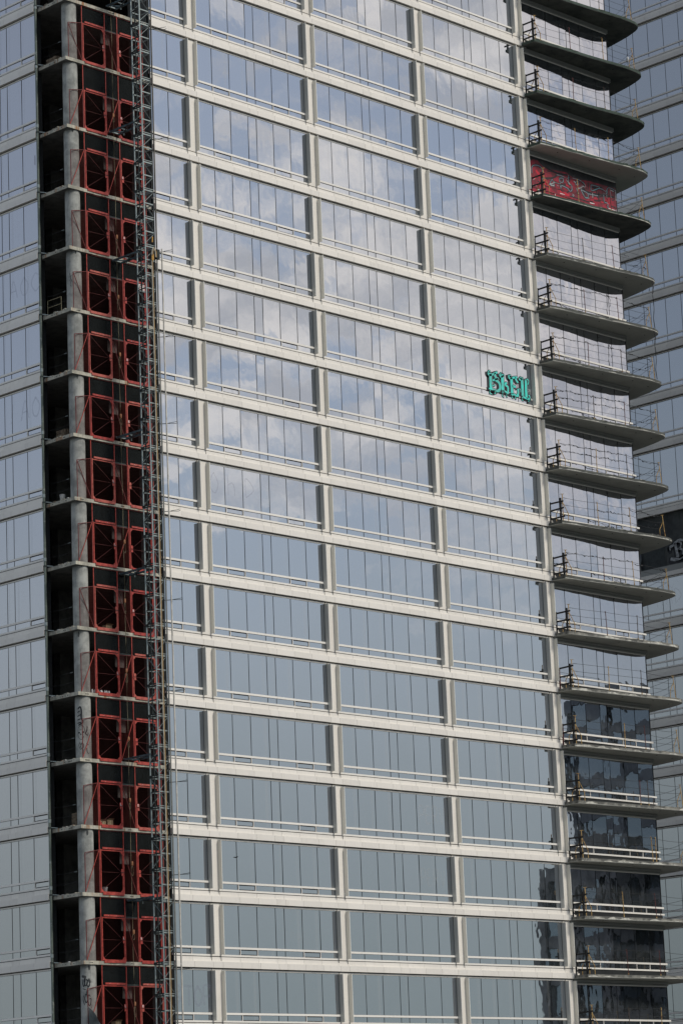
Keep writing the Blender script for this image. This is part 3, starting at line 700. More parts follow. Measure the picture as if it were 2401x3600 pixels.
RED = {'paint_grey': ([[(1.1, 1.16), (1.14, 1.55), (1.47, 1.73), (1.93, 1.72), (2.1, 1.42)], [(3.63, 0.94), (3.68, 0.77), (3.76, 0.95), (4.29, 0.91), (4.47, 0.77), (4.68, 0.86), (4.68, 1.17), (4.42, 1.25), (4.46, 1.77)], [(3.6, 1.39), (3.94, 1.44), (3.88, 1.2), (3.62, 1.17), (3.6, 1.39)], [(5.11, 1.52), (5.34, 1.55), (5.29, 1.35), (5.09, 1.33), (5.11, 1.52)], [(6.52, 1.6), (6.52, 1.26), (6.94, 1.39), (7.3, 1.63), (6.56, 1.61)], [(5.53, 1.09), (5.87, 0.7), (6.14, 0.71), (6.13, 0.99), (5.57, 1.09)], [(6.16, 0.97), (7.11, 1.04)], [(5.13, 1.09), (5.31, 0.76)], [(8.03, 1.4), (8.13, 1.77), (8.68, 1.77), (8.67, 1.68)], [(7.67, 1.23), (7.7, 0.78), (8.0, 0.75), (7.97, 0.42)], [(2.63, 0.77), (2.92, 1.15), (3.06, 0.82), (2.66, 0.76)]], 0.05),
 'paint_cyan': ([[(3.35, 1.54), (3.75, 1.58), (4.28, 1.54), (4.48, 1.63)], [(4.82, 1.66), (5.49, 1.67), (5.94, 1.5), (6.0, 1.37)], [(4.73, 0.64), (4.86, 0.58), (4.75, 0.51), (4.69, 0.58)], [(6.59, 1.25), (7.16, 1.51), (7.5, 1.56), (7.9, 1.46), (7.89, 1.32), (7.64, 1.29)], [(5.93, 0.69), (6.27, 0.7)], [(3.33, 0.88), (3.46, 0.86)]], 0.03),
 'paint_red': ([[(2.15, 1.21), (2.3, 0.7)], [(2.37, 0.81), (2.74, 0.52)], [(3.6, 0.58), (3.79, 0.48)], [(3.92, 0.51), (4.38, 0.46)], [(1.21, 0.91), (1.41, 0.91)], [(3.17, 0.19), (4.16, 0.2)], [(1.5, 1.4), (1.75, 1.2)]], 0.17),
 'paint_white': ([[(1.17, 0.43), (1.43, 0.43)], [(1.55, 0.24), (1.87, 0.22)], [(1.53, 0.08), (1.82, 0.06)], [(0.96, 0.23), (1.02, 0.1)], [(8.82, 1.76), (8.82, 1.11)], [(8.05, 0.45), (8.69, 0.44)], [(3.58, 0.43), (3.98, 0.43)], [(6.31, 0.43), (6.72, 0.45)], [(8.33, 1.67), (8.63, 1.65)]], 0.05),
 'paint_black': ([[(2.33, 1.11), (3.0, 1.28), (3.42, 1.53)], [(2.98, 1.03), (3.77, 1.02), (4.51, 1.18)], [(5.97, 1.09), (6.64, 1.1), (7.74, 1.2), (8.63, 1.28)], [(4.44, 0.45), (5.37, 0.44), (6.24, 0.45)], [(7.21, 1.31), (7.16, 0.8)], [(2.39, 1.8), (2.84, 1.72), (3.36, 1.66), (4.29, 1.73)], [(3.68, 1.32), (3.85, 1.3)], [(5.2, 1.45), (5.24, 1.42)], [(6.62, 1.45), (7.0, 1.55)], [(5.72, 1.0), (6.0, 0.8)]], 0.10)}
paint('graffiti_stroke', 'paint_black', [(l, 0.14) for l in RED['paint_grey'][0]], on_mural(0.003), mur)
for mt, (ls, wd) in RED.items():
    paint('graffiti_stroke', mt, [(l, wd) for l in ls], on_mural({'paint_black': 0.0025, 'paint_red': 0.004, 'paint_grey': 0.0055, 'paint_cyan': 0.007, 'paint_white': 0.0085}[mt]), mur)

rb = random.Random(5)
def dash(lo, hi, n): 
    r_ = []
    for q in range(n):
        u, w_ = rb.uniform(0.9, 8.6), rb.uniform(0.45, 1.65); a = rb.choice((0, 0, 1.57, 0.5, -0.6)) + rb.uniform(-.2, .2); l = rb.uniform(lo, hi); r_.append(([(u, w_), (u + l * math.cos(a) * .6, w_ + l * math.sin(a) * .6 + rb.uniform(-.04, .04)), (u + l * math.cos(a), w_ + l * math.sin(a))], rb.uniform(0.02, 0.09)))
    return r_
def within(l): return [([(min(8.78, max(0.7, u)), min(1.78, max(0.43, w_))) for u, w_ in p], t) for p, t in l]
for mt, n, d_ in (('paint_black', 34, 0.0045), ('paint_chalky', 12, 0.010), ('paint_red', 12, 0.0048)):
    for st_ in within(dash(0.15, 0.6, n)): paint('graffiti_stroke', mt, [st_], on_mural(d_), mur)
# faint lettering left on the glass: strokes within a letter cell of size 1 x 1
GLY = {'P': [[(0, 0), (0, 1), (.5, 1), (.6, .75), (.5, .5), (0, .48)]], 'E': [[(.5, 0), (0, 0), (0, 1), (.5, 1)], [(0, .5), (.4, .5)]], 'R': [[(0, 0), (0, 1), (.5, 1), (.55, .75), (.4, .5), (0, .48)], [(.2, .48), (.6, 0)]], 'V': [[(0, 1), (.3, 0), (.6, 1)]],
       'A': [[(0, 0), (.3, 1), (.6, 0)], [(.12, .4), (.5, .4)]], 'O': [[(.3, 1), (.02, .6), (.1, .1), (.4, 0), (.62, .5), (.3, 1)]], 'C': [[(.6, .85), (.3, 1), (0, .5), (.3, 0), (.6, .15)]], '!': [[(.2, 1), (.1, .3)], [(.06, .08), (.05, 0)]], 'T': [[(0, 1), (.6, 1)], [(.3, 1), (.3, 0)]], 'B': [[(0, 0), (0, 1), (.45, .85), (0, .52), (.5, .3), (0, 0)]],
       'F': [[(0, 0), (0, 1), (.5, 1)], [(0, .55), (.4, .55)]], 'S': [[(.55, .9), (.1, .95), (.1, .55), (.5, .45), (.45, .05), (0, .1)]], 'h': [[(0, 1), (0, 0)], [(0, .5), (.3, .65), (.5, .45), (.5, 0)]], 'D': [[(0, 0), (0, 1), (.6, .5), (0, 0)]], 'G': [[(.55, .8), (.3, 1), (0, .5), (.3, 0), (.55, .2), (.55, .45), (.3, .45)]], 'K': [[(0, 0), (0, 1)], [(.5, 1), (0, .45), (.55, 0)]],
       'N': [[(0, 0), (0, 1), (.5, 0), (.5, 1)]], 'H': [[(0, 0), (0, 1)], [(.5, 0), (.5, 1)], [(0, .5), (.5, .5)]], 'I': [[(.2, 0), (.2, 1)]], 'Y': [[(0, 1), (.3, .5), (.6, 1)], [(.3, .5), (.3, 0)]]}
def lettering(mat, txt, u, v, w_, h, th_, to3, parent, adv=None, label=None):
    for c in txt:
        o = paint('faint_graffiti', mat, word(c, u, v, w_, h, th_), to3, parent, label=label); u += adv or w_ * 0.85
def word(txt, u, v, w_, h, th_, adv=None):
    res = []
    for c in txt:
        for l in GLY.get(c, []): res.append(([(u + a * w_ + random.uniform(-.01, .01), v + b * h + random.uniform(-.01, .01)) for a, b in l], th_))
        u += adv or w_ * 0.85
    return res
lettering('graffiti_chalk', 'PERV', W + 6.5, 0.95, 0.58, 0.85, 0.085, on_front(0, -11, 0.003), T, 0.52, label='faint pale lettering on the glass')
lettering('graffiti_chalk', 'PERV', W + 6.45, 0.85, 0.5, 0.8, 0.06, on_front(0, -12, 0.003), T, 0.5, label='fainter thin lettering on the glass')
lettering('graffiti_ghost', 'BTOP', -2.4, 0.75, 0.8, 0.9, 0.13, on_front(0, -14, 0.003), T, 0.62, label='smeared lettering on the lowest glass beside the mast')
lettering('graffiti_ghost', 'OhD', 0.9, 1.0, 0.9, 1.0, 0.07, on_front(0, -6, 0.003), T, 1.25)
lettering('graffiti_chalk', 'FAST', 7.65, 0.75, 0.28, 0.5, 0.03, on_front(W, -8, 0.003), T, 0.26)
lettering('graffiti_chalk', 'PYGO', 5.5, 0.9, 0.24, 0.34, 0.022, on_front(0, -13, 0.003), T, 0.2)
def on_side(k, d): return lambda u, w: (FB + 0.2935 - d, 5.2 - u, zf(k) + w)
lettering('graffiti_ghost', '!AO', 0.1, 0.95, 0.95, 0.95, 0.09, on_side(-5, 0.003), T, 0.85)
lettering('graffiti_ghost', 'AOC', 0.2, 1.0, 0.95, 0.9, 0.08, on_side(-3, 0.003), T, 0.85)
paint('faint_graffiti', 'paint_black', [([(2.35, 1.2), (2.36, 1.7)], 0.03)], on_side(-1, 0.003), T)

# paint on two columns
def on_col(k, d=0.006):
    a0 = math.atan2(-0.72, -0.69)
    return lambda u, w: (CX + (CR + d) * math.cos(a0 + u / CR), CY + (CR + d) * math.sin(a0 + u / CR), zf(k) - 0.475 + w)
if -10 in COLS:
    c = COLS[-10]; sk = [([(-.02, 1.62), (-.22, 1.5), (-.25, 1.2), (-.2, 1.0), (-.1, .92), (.0, .97), (.05, 1.1)], .018), ([(-.02, 1.62), (.08, 1.45), (.1, 1.3)], .018), ([(-.2, 1.27), (-.17, 1.24)], .09), ([(-.01, 1.28), (.05, 1.27)], .08), ([(-.11, 1.2), (-.09, 1.15)], .05),
          ([(-.22, 2.42), (-.1, 2.5), (-.05, 2.3), (-.06, 2.0), (.0, 1.75), (-.2, 1.62)], .07), ([(-.25, 2.25), (-.12, 2.3)], .05), ([(-.26, 2.05), (-.1, 2.12)], .05), ([(-.26, 1.88), (-.1, 1.92)], .05), ([(-.26, 1.72), (-.08, 1.75)], .05),
          ([(-.22, .62), (-.16, .78), (-.1, .62), (-.14, .55)], .022), ([(-.08, .74), (.02, .7), (.02, .55), (-.06, .45), (-.1, .6), (-.04, .78)], .024), ([(.0, .45), (.03, .12)], .012), ([(-.2, .6), (-.12, .42)], .02), ([(-.17, 1.5), (-.16, 1.38), (-.19, 1.36)], .012), ([(-.12, 1.36), (-.1, 1.44), (-.07, 1.36)], .012)]
    paint('black_tag', 'paint_black', sk, on_col(-10), c, label='black spray drawing of a skull and tags')
    paint('black_tag', 'spray_fade', [([(.22, 1.55), (.2, 1.35), (.12, 1.22), (.24, 1.12), (.27, 1.25)], .05), ([(.18, .72), (.27, .66)], .05), ([(.17, .5), (.22, .28), (.3, .25)], .05)], on_col(-10), c)
if -14 in COLS:
    c = COLS[-14]
    paint('black_tag', 'paint_black', [([(-.3, 2.35), (-.27, 2.15), (-.22, 2.02), (-.16, 2.12), (-.2, 2.3), (-.12, 2.4)], .05), ([(-.12, 2.35), (-.17, 2.15), (-.1, 2.05), (-.02, 2.2), (-.06, 2.35)], .05), ([(.0, 2.3), (-.05, 2.12), (.02, 1.98), (.08, 2.1), (.05, 2.3)], .045), ([(.06, 2.1), (-.04, 1.85), (-.07, 1.65)], .03), ([(-.27, 1.92), (-.1, 1.86)], .03),
          ([(-.22, 1.6), (-.27, 1.45), (-.18, 1.15)], .03), ([(-.12, 1.66), (-.17, 1.45), (-.1, 1.26), (-.02, 1.4), (-.06, 1.62), (-.12, 1.66)], .045), ([(.1, 1.55), (.02, 1.62), (-.01, 1.35), (.04, 1.12), (.11, 1.2), (.13, 1.45), (.06, 1.42)], .035), ([(.12, 1.25), (.14, .98)], .014)], on_col(-14), c, label='black spray tags')
    paint('black_tag', 'spray_fade', [([(.04, 2.35), (.1, 2.2)], .12), ([(-.3, 2.5), (-.1, 2.45)], .12)], on_col(-14), c)
if -3 in COLS: paint('black_tag', 'paint_black', [([(-.2, 1.9), (-.16, 1.6), (-.2, 1.5)], .03), ([(-.1, 1.55), (-.18, 1.3), (-.12, 1.2)], .02), ([(-.2, 1.7), (-.1, 1.75)], .02)], on_col(-3), COLS[-3])

# ------------------------------------------------------------------ hoist landings
GX = [(-6.86, -5.40), (-4.50, -3.06)]
LET = {}
def letter_mesh(ch):
    if ch not in LET:
        L_ = {'L': [([(0, .1), (0, 0), (.055, 0)], .018)], 'R': [([(0, 0), (0, .1), (.05, .085), (.045, .055), (0, .05)], .018), ([(.02, .05), (.06, 0)], .018)]}[ch]
        LET[ch] = L_
    return LET[ch]
def landing(k, i):
    s = zf(k) - 0.475; top = zf(k + 1) - 0.66 - s
    g = thing('landing_gate', 'pair of red hoist gates with mesh screens %s' % down(i), 'gate', (-5.0, 0.42, s), 'red hoist landing gates up the corner')
    y = 0.44
    for n, (x0, x1) in enumerate(GX):
        lx = x1 - 0.10 if n == 0 else x0 + 0.10; sg = 1 if n == 0 else -1; fx = x0 + 0.03 if n == 0 else x1 - 0.03
        RP = random.choice(('red_paint', 'red_paint', 'red_faded', 'red_deep'))
        leaf = box('gate_leaf', 'mesh_red', x0 + 0.05, x1 - 0.05, y + 0.002, y + 0.006, s + 0.09, s + 2.02, g)
        for (a, b) in ((x0 + 0.012, x0 + 0.06), (x1 - 0.06, x1 - 0.012)): box('stile', RP, a, b, y - 0.03, y + 0.03, s + 0.02, s + 2.09, leaf)
        for h in (0.045, 2.03): box('frame_rail', RP, x0 + 0.061, x1 - 0.061, y - 0.022, y + 0.022, s + h, s + h + 0.045, leaf)
        for (cx_, dx) in ((x0 + 0.06, 1), (x1 - 0.06, -1)):
            for (cz, dz) in ((s + 0.09, 1), (s + 2.03, -1)):
                v = [(cx_, y - 0.015, cz), (cx_ + dx * 0.15, y - 0.015, cz), (cx_, y - 0.015, cz + dz * 0.15), (cx_, y + 0.0, cz), (cx_ + dx * 0.15, y, cz), (cx_, y, cz + dz * 0.15)]
                if (dx == -sg) or dz == 1: raw('gusset', RP, v, [(0, 1, 2), (3, 5, 4), (0, 3, 4, 1), (1, 4, 5, 2), (2, 5, 3, 0)], leaf)
        for hz in (0.12, 1.02, 2.0): bar('brace', 'red_brace', (lx, y + 0.018, s + 1.03), (fx + (0.05 if n == 0 else -0.05), y + 0.018, s + hz), 0.017, 0.017, leaf)
        box('latch_plate', RP, lx - 0.075, lx + 0.065, y - 0.05, y - 0.032, s + 1.045, s + 1.20, leaf)
        box('latch_plate', RP, lx - 0.06, lx + 0.07, y - 0.05, y - 0.032, s + 0.87, s + 1.01, leaf)
        bar('latch_bolt', 'dark_steel', (lx - 0.08, y - 0.045, s + 1.027), (lx + 0.12 * sg, y - 0.045, s + 1.027), 0.03, 0.02, leaf)
        if random.random() < 0.75:
            ch = 'L' if n == 0 else 'R'
            paint('latch_letter', 'paint_white', letter_mesh(ch), (lambda ox, oz, yy: (lambda u, w: (ox + u, yy, oz + w)))(lx - 0.03, s + 1.07, y - 0.053), leaf)
        box('header_bar', RP, x0 + 0.13, x1 - 0.07, y - 0.06, y - 0.02, s + 2.11, s + 2.20, g)
        box('kick_plate', RP, x0 + 0.07, x1 - 0.06, SY - 0.05, SY - 0.018, s - 0.075, s + 0.055, g)
        for q in range(2): bar('bolt', 'sign_white', (x0 + 0.4 + q * 0.5, y - 0.064, s + 2.155), (x0 + 0.4 + q * 0.5, y - 0.058, s + 2.155), 0.012, None, g, 6)
    # slim uprights between the leaves, up to the slab above
    for x in (-6.89, -5.37, -4.53, -3.02): box('upright', 'red_paint', x - 0.018, x + 0.018, y - 0.018, y + 0.018, s + 0.004, s + top, g)
    for x in (-2.93, -2.85): box('upright', 'red_paint', x - 0.025, x + 0.025, y - 0.02, y + 0.05, s + 0.004, s + top, g)
    box('top_bar', 'red_dark', -6.88, -3.04, y - 0.012, y + 0.012, s + top - 0.03, s + top, g)
    # mesh screens: beside the column and between the leaves
    def screen(x0, y0, x1, y1, zl, zr_, swap):
        v = [(x0, y0, s + 0.01), (x1, y1, s + 0.01), (x1, y1, s + zr_), (x0, y0, s + zl)]
        sc = raw('mesh_screen', 'screen_red', v, [(0, 1, 2, 3)], g)
        bar('edge_bar', 'red_dark', v[0], v[3], 0.03, 0.03, sc); bar('edge_bar', 'red_dark', v[3], v[2], 0.03, 0.03, sc); bar('edge_bar', 'red_dark', v[1], v[2], 0.03, 0.03, sc)
        bar('brace', 'red_paint' if swap else 'red_dark', v[1] if not swap else v[0], v[3] if not swap else v[2], 0.026, 0.026, sc)
    sw = i in (1, 2, 5, 6, 8, 10, 11, 12, 13, 14, 15)
    screen(-7.80, 0.43, -6.93, 0.415, 1.88, 2.06, sw)
    screen(-5.36, 0.45, -4.55, 0.45, 2.04, 2.06, i in (1, 2, 8, 10, 11))
    # dark net above the leaves
    box('dark_net', 'mesh_black', -6.86, -3.03, y + 0.03, y + 0.034, s + 2.16, s + top - 0.04, g)
    box('ply_board', 'plywood', -5.30 + random.uniform(-.03, .03), -4.72, 0.80, 0.815, s + 1.5, s + 2.08 + random.uniform(0, .12), g)
    box('net_rail', 'dark_steel', -6.86, -3.04, y + 0.04, y + 0.07, s + 2.08, s + 2.15, g)
hk = [k for k in HK if k <= 2 and seen([(-7.8, .4, zf(k) - .5), (-3, .4, zf(k) + 2.6)], 0, 0.0)]
for i, k in enumerate(hk): landing(k, i)

# numbered board hung on a gate
s = zf(-3) - 0.475
nb = thing('number_board', 'small white board with red number 22 behind the mast', 'sign', (-3.35, 0.36, s + 1.78))
box('plate', 'sign_white', -3.53, -3.14, 0.375, 0.385, s + 1.76, s + 2.06, nb)
two = [(0, .17), (.05, .22), (.10, .19), (.09, .12), (0, 0), (.11, 0)]
for ox in (-3.47, -3.29): paint('digit', 'sign_red', [(two, .026)], (lambda o: (lambda u, w: (o + u, 0.373, s + 1.80 + w)))(ox), nb)

# hanging rope with pendants at the landings
zt_, zb_ = zf(4), zf(-16)
rp = [(-5.14 + 0.012 * math.sin(q * 1.7), 0.16, zt_ + (zb_ - zt_) * q / 60) for q in range(61)]
ro = tube('hoist_rope', 'rope', rp, 0.012, None, 5); tag(ro, 'long thin tan rope hanging down past every hoist landing', 'rope')
for i, k in enumerate(hk):
    if i in (0, 2, 7): continue
    s = zf(k) - 0.475; x = -5.14 + random.uniform(-.06, .04); h = random.uniform(0.95, 1.5)
    p = thing('rope_pendant', 'orange pendant with a small rope loop hanging %s' % down(i).replace('on the', 'at the'), 'pendant', (x, 0.15, s + h), 'orange pendants on the hanging rope')
    v = []; f = []; m = 10
    for zz, rr in ((-.11, .01), (-.10, .035), (-.07, .048), (.07, .048), (.10, .035), (.11, .01)): v += [(x + rr * math.cos(2 * math.pi * q / m), 0.12 + rr * math.sin(2 * math.pi * q / m), s + h + zz) for q in range(m)]
    for r_ in range(5): f += [(r_ * m + q, r_ * m + (q + 1) % m, (r_ + 1) * m + (q + 1) % m, (r_ + 1) * m + q) for q in range(m)]
    raw('handle', 'orange_plastic', v, f, p, None, True)
    lw = random.uniform(.07, .13); lh = random.uniform(.12, .3)
    tube('loop', 'rope', [(x + lw * math.sin(t / 9 * 2 * math.pi) * (0.5 + 0.5 * t / 9), 0.12, s + h - 0.11 - lh * (1 - math.cos(t / 9 * 2 * math.pi)) / 2 * 2) for t in range(10)], 0.009, p, 4)

# wire guard ropes and oddments inside the open corner
for i, k in enumerate(hk):
    s = zf(k) - 0.475
    w_ = thing('wire_guard', 'two slack wire ropes across the open side bay %s' % down(i), 'wire rope', (-7.9, 1.9, s), 'wire guard ropes across the open side bays')
    for h in (0.55, 1.05):
        tube('wire', 'wire', sag((-7.93, 2.55, s + h), (-7.72, 1.05, s + h + 0.03), 8, 0.05), 0.010, w_, 4)
    for q in range(3): bar('clip', 'galvanised', (-7.75, 1.12 + q * 0.07, s + 1.03), (-7.75, 1.12 + q * 0.07, s + 1.07), 0.014, None, w_, 5)
def crate(k, x, y, w_, d, h, mat, nm, label, cat):
    s = zf(k) - 0.475; t = thing(nm, label, cat, (x + w_ / 2, y + d / 2, s))
    for q in range(3):
        box('side_board', mat, x, x + w_, y, y + 0.03, s + 0.01 + q * h / 3, s + (q + 1) * h / 3 - 0.015, t); box('side_board', mat, x, x + 0.03, y + 0.031, y + d, s + 0.01 + q * h / 3, s + (q + 1) * h / 3 - 0.015, t)
    box('batten', mat, x - 0.03, x - 0.001, y + 0.1, y + 0.17, s, s + h, t); box('batten', mat, x + 0.1, x + 0.17, y - 0.03, y - 0.001, s, s + h, t)
    box('filling', 'interior_concrete', x + 0.04, x + w_, y + 0.04, y + d, s, s + h * 0.9, t)
crate(1, -7.75, 1.45, 0.7, 0.8, 0.42, 'timber', 'timber_crate', 'weathered open timber crate beside the column on the second floor down', 'crate')
crate(0, -7.3, 1.8, 0.9, 0.7, 0.45, 'timber', 'timber_crate', 'low timber crate in the dark side bay on the third floor down', 'crate')
crate(-5, -7.5, 1.6, 0.9, 0.7, 0.55, 'timber', 'timber_crate', 'tall timber crate in the dark side bay on the eighth floor down', 'crate')
crate(-11, -7.45, 1.25, 0.8, 0.5, 0.72, 'timber', 'timber_crate', 'pale boarded crate against the column on the fourteenth floor down', 'crate')
def carton(k, x, y, w_, d, h, label, flap=True):
    s = zf(k) - 0.473; t = thing('cardboard_box', label, 'box', (x + w_ / 2, y + d / 2, s), 'cartons left on the landings')
    box('carton', 'cardboard', x, x + w_, y, y + d, s, s + h, t)
    box('tape', 'rope', x + w_ / 2 - 0.03, x + w_ / 2 + 0.03, y - 0.003, y - 0.0005, s + h * 0.4, s + h, t)
    if flap: raw('flap', 'cardboard', [(x, y, s + h + 0.002), (x + w_, y, s + h + 0.002), (x + w_ + .02, y - 0.1, s + h + 0.06), (x - .02, y - 0.1, s + h + 0.06)], [(0, 1, 2, 3)], t)
carton(-11, -6.62, 0.62, 0.34, 0.3, 0.30, 'open carton standing left behind the gate on the fourteenth floor down')
carton(-11, -6.18, 0.62, 0.36, 0.3, 0.36, 'taller carton standing right behind the gate on the fourteenth floor down')
carton(-8, -6.02, 0.60, 0.40, 0.3, 0.28, 'carton with crumpled white sheet behind the gate on the eleventh floor down')
carton(-15 + 1, -5.95, 0.62, 0.36, 0.3, 0.42, 'carton behind the gate on the lowest floor in the picture')
def lathe(name, mat, prof, x, y, z, parent=None, m=12):
    v = []; f = []
    for r_, h in prof: v += [(x + r_ * math.cos(2 * math.pi * q / m), y + r_ * math.sin(2 * math.pi * q / m), z + h) for q in range(m)]
    for j in range(len(prof) - 1): f += [(j * m + q, j * m + (q + 1) % m, (j + 1) * m + (q + 1) % m, (j + 1) * m + q) for q in range(m)]
    return raw(name, mat, v, f, parent, (x, y, z) if parent is None else None, True)
def bucket(k, x, y, label):
    s = zf(k) - 0.473; t = thing('bucket', label, 'bucket', (x, y, s)); lathe('pail', 'white_plastic', [(0.01, 0), (.12, 0), (.145, .3), (.155, .31), (.14, .31), (.12, .03)], x, y, s, t)
    tube('bail', 'wire', [(x - .15, y, s + .28), (x - .1, y - .05, s + .2), (x + .1, y - .05, s + .2), (x + .15, y, s + .28)], 0.006, t, 4)
bucket(-6, -7.85, 1.5, 'white plastic bucket at the slab edge on the ninth floor down')
bucket(-12, -6.45, 0.62, 'pale plastic bucket behind the gate on the fifteenth floor down')
for q in range(9):
    s = zf(-9) - 0.473; x = -7.0 + q * 0.13 + random.uniform(-.03, .03); y = 0.52 + random.uniform(0, .1)
    b_ = thing('plastic_bottle', '%s bottle from the column in the row on the twelfth floor down' % ('nearest' if q == 0 else ORD[q]), 'bottle', (x, y, s), 'bottles in a row on the slab')
    lathe('bottle_body', 'white_plastic', [(.01, 0), (.045, .0), (.05, .03), (.05, .16), (.03, .2), (.016, .22)], x, y, s, b_, 8); lathe('cap', 'post_red' if q % 3 else 'dark_steel', [(.02, .22), (.02, .25), (.002, .25)], x, y, s, b_, 8)
s = zf(-3) - 0.473
gr_ = thing('tube_barrier', 'thin yellow tube guard frame at the open side bay on the sixth floor down', 'barrier', (-7.85, 1.9, s))
for p, q in (((-7.9, 2.3, s), (-7.9, 2.3, s + .78)), ((-7.9, 1.25, s), (-7.9, 1.25, s + .78)), ((-7.9, 2.3, s + .78), (-7.9, 1.25, s + .78)), ((-7.9, 2.3, s + .42), (-7.9, 1.25, s + .42))): bar('tube_rail', 'rope', p, q, 0.013, None, gr_, 6)
# dark tarpaulin slumped over the lowest slab rim
s = zf(-14) - 0.475; v = []; f = []
for a in range(9):
    for b in range(7):
        u, w_ = a / 8, b / 6; x = -7.9 + 1.35 * u; zz = s + 1.05 * (1 - u) ** 1.3 * (1 - w_) + 0.02 - 0.35 * w_ * u
        v.append((x + 0.04 * math.sin(9 * w_ + 5 * u), 0.36 - 0.12 * w_ - 0.06 * math.sin(7 * u + 3 * w_), zz + 0.05 * math.sin(6 * w_ + 8 * u)))
for a in range(8):
    for b in range(6): f.append((a * 7 + b, a * 7 + b + 1, (a + 1) * 7 + b + 1, (a + 1) * 7 + b))
tag(raw('tarpaulin', 'tarp', v, f, None, (-7.5, 0.3, s), True), 'dark creased tarpaulin slumped at the foot of the lowest column', 'tarpaulin')

# ------------------------------------------------------------------ riser pipe at the edge of the side face
rp_ = thing('riser_pipe', 'grey green vertical pipe running up the edge of the left glass face', 'pipe', (-8.32, 2.36, 0))
zz = zf(-16); n = 0
while zz < zf(5):
    bar('pipe_length', 'pipe_green', (-8.32, 2.36, zz), (-8.32, 2.36, zz + 3.0), 0.062, None, rp_, 10); bar('coupling', 'galvanised', (-8.32, 2.36, zz + 3.0), (-8.32, 2.36, zz + 3.18), 0.078, None, rp_, 10); zz += 3.2
for k in HK:
    bk = bar('bracket', 'galvanised', (-8.26, 2.34, zf(k) - 0.42), (-8.0, 2.14, zf(k) - 0.45), 0.045, 0.03, rp_); bar('strap', 'dark_steel', (-8.32, 2.36, zf(k) - 0.47), (-8.32, 2.36, zf(k) - 0.41), 0.085, None, rp_, 10)
bar('dark_gap_bar', 'gasket', (-8.10, 2.56, zf(-16)), (-8.10, 2.56, zf(5)), 0.10, 0.10, rp_)  # black bar stands in for the dark gap beside the glass

# ------------------------------------------------------------------ hoist mast
MX0, MX1, MY0, MY1 = -5.20, -4.58, -2.07, -1.45
SEC = 1.475; Z_TOP = zf(4); NS = 42
mast = thing('hoist_mast', 'tall slender galvanised lattice hoist mast in front of the red gates', 'mast', (-4.89, -1.76, 0))
Q4 = [(MX0, MY0), (MX1, MY0), (MX1, MY1), (MX0, MY1)]
zoff = (-8.42 + G + 0.03) % SEC
sec_z = [zoff + SEC * q for q in range(100)]
sec_z = [z for z in sec_z if zf(-16) < z < zf(4)]
for n, z in enumerate(reversed(sec_z)):
    a, b = Q4[0], Q4[1]
    ms = None
    # ring at the section joint: four flats on edge, doubled
    for j in range(4):
        p, q = Q4[j], Q4[(j + 1) % 4]
        yel = (j == 0 and n in (1, 3, 4))
        if ms is None: ms = box('mast_section', 'galvanised', MX0, MX1, MY0 - 0.03, MY0 + 0.03, z + 0.035, z + 0.065, mast)
        else: bar('ring_flat', 'galvanised' if j != 3 else 'dark_steel', (*p, z + 0.05), (*q, z + 0.05), 0.03, 0.06, ms)
        bar('ring_flat', 'galvanised' if j != 3 else 'dark_steel', (*p, z - 0.05), (*q, z - 0.05), 0.03, 0.06, ms)
        bar('ring_flat', ('rung_yellow' if n in (1, 2, 3, 4) else 'galvanised') if j == 0 else ('galvanised' if j != 3 else 'dark_steel'), (*p, z + SEC / 2), (*q, z + SEC / 2), 0.03, 0.055, ms)
        hA, hB = z + 0.10, z + SEC / 2 - 0.04; hC, hD = z + SEC / 2 + 0.04, z + SEC - 0.10
        if (n + j) % 2: d1, d2 = ((*p, hA), (*q, hB)), ((*q, hC), (*p, hD))
        else: d1, d2 = ((*q, hA), (*p, hB)), ((*p, hC), (*q, hD))
        for d_ in (d1, d2): bar('brace', 'galvanised' if j in (0, 2) else 'blue_steel', d_[0], d_[1], 0.014, None, ms, 5)
    for j, (x, y) in enumerate(Q4): bar('leg', 'galvanised' if j in (3, 0) else 'dark_steel', (x, y, z), (x, y, z + SEC - 0.004), 0.036, None, ms, 8)
    bar('rack', 'dark_steel', (-4.955, MY1, z), (-4.955, MY1, z + SEC - 0.004), 0.06, 0.05, ms)
    bar('clamp', 'dark_steel', (-5.20, MY1 - 0.10, z + 0.0), (-5.20, MY1 + 0.06, z + 0.0), 0.09, 0.13, ms)
    bar('clamp', 'galvanised', (-4.96, MY1 - 0.3, z + 0.0), (-4.96, MY1 - 0.2, z + 0.0), 0.08, 0.10, ms)
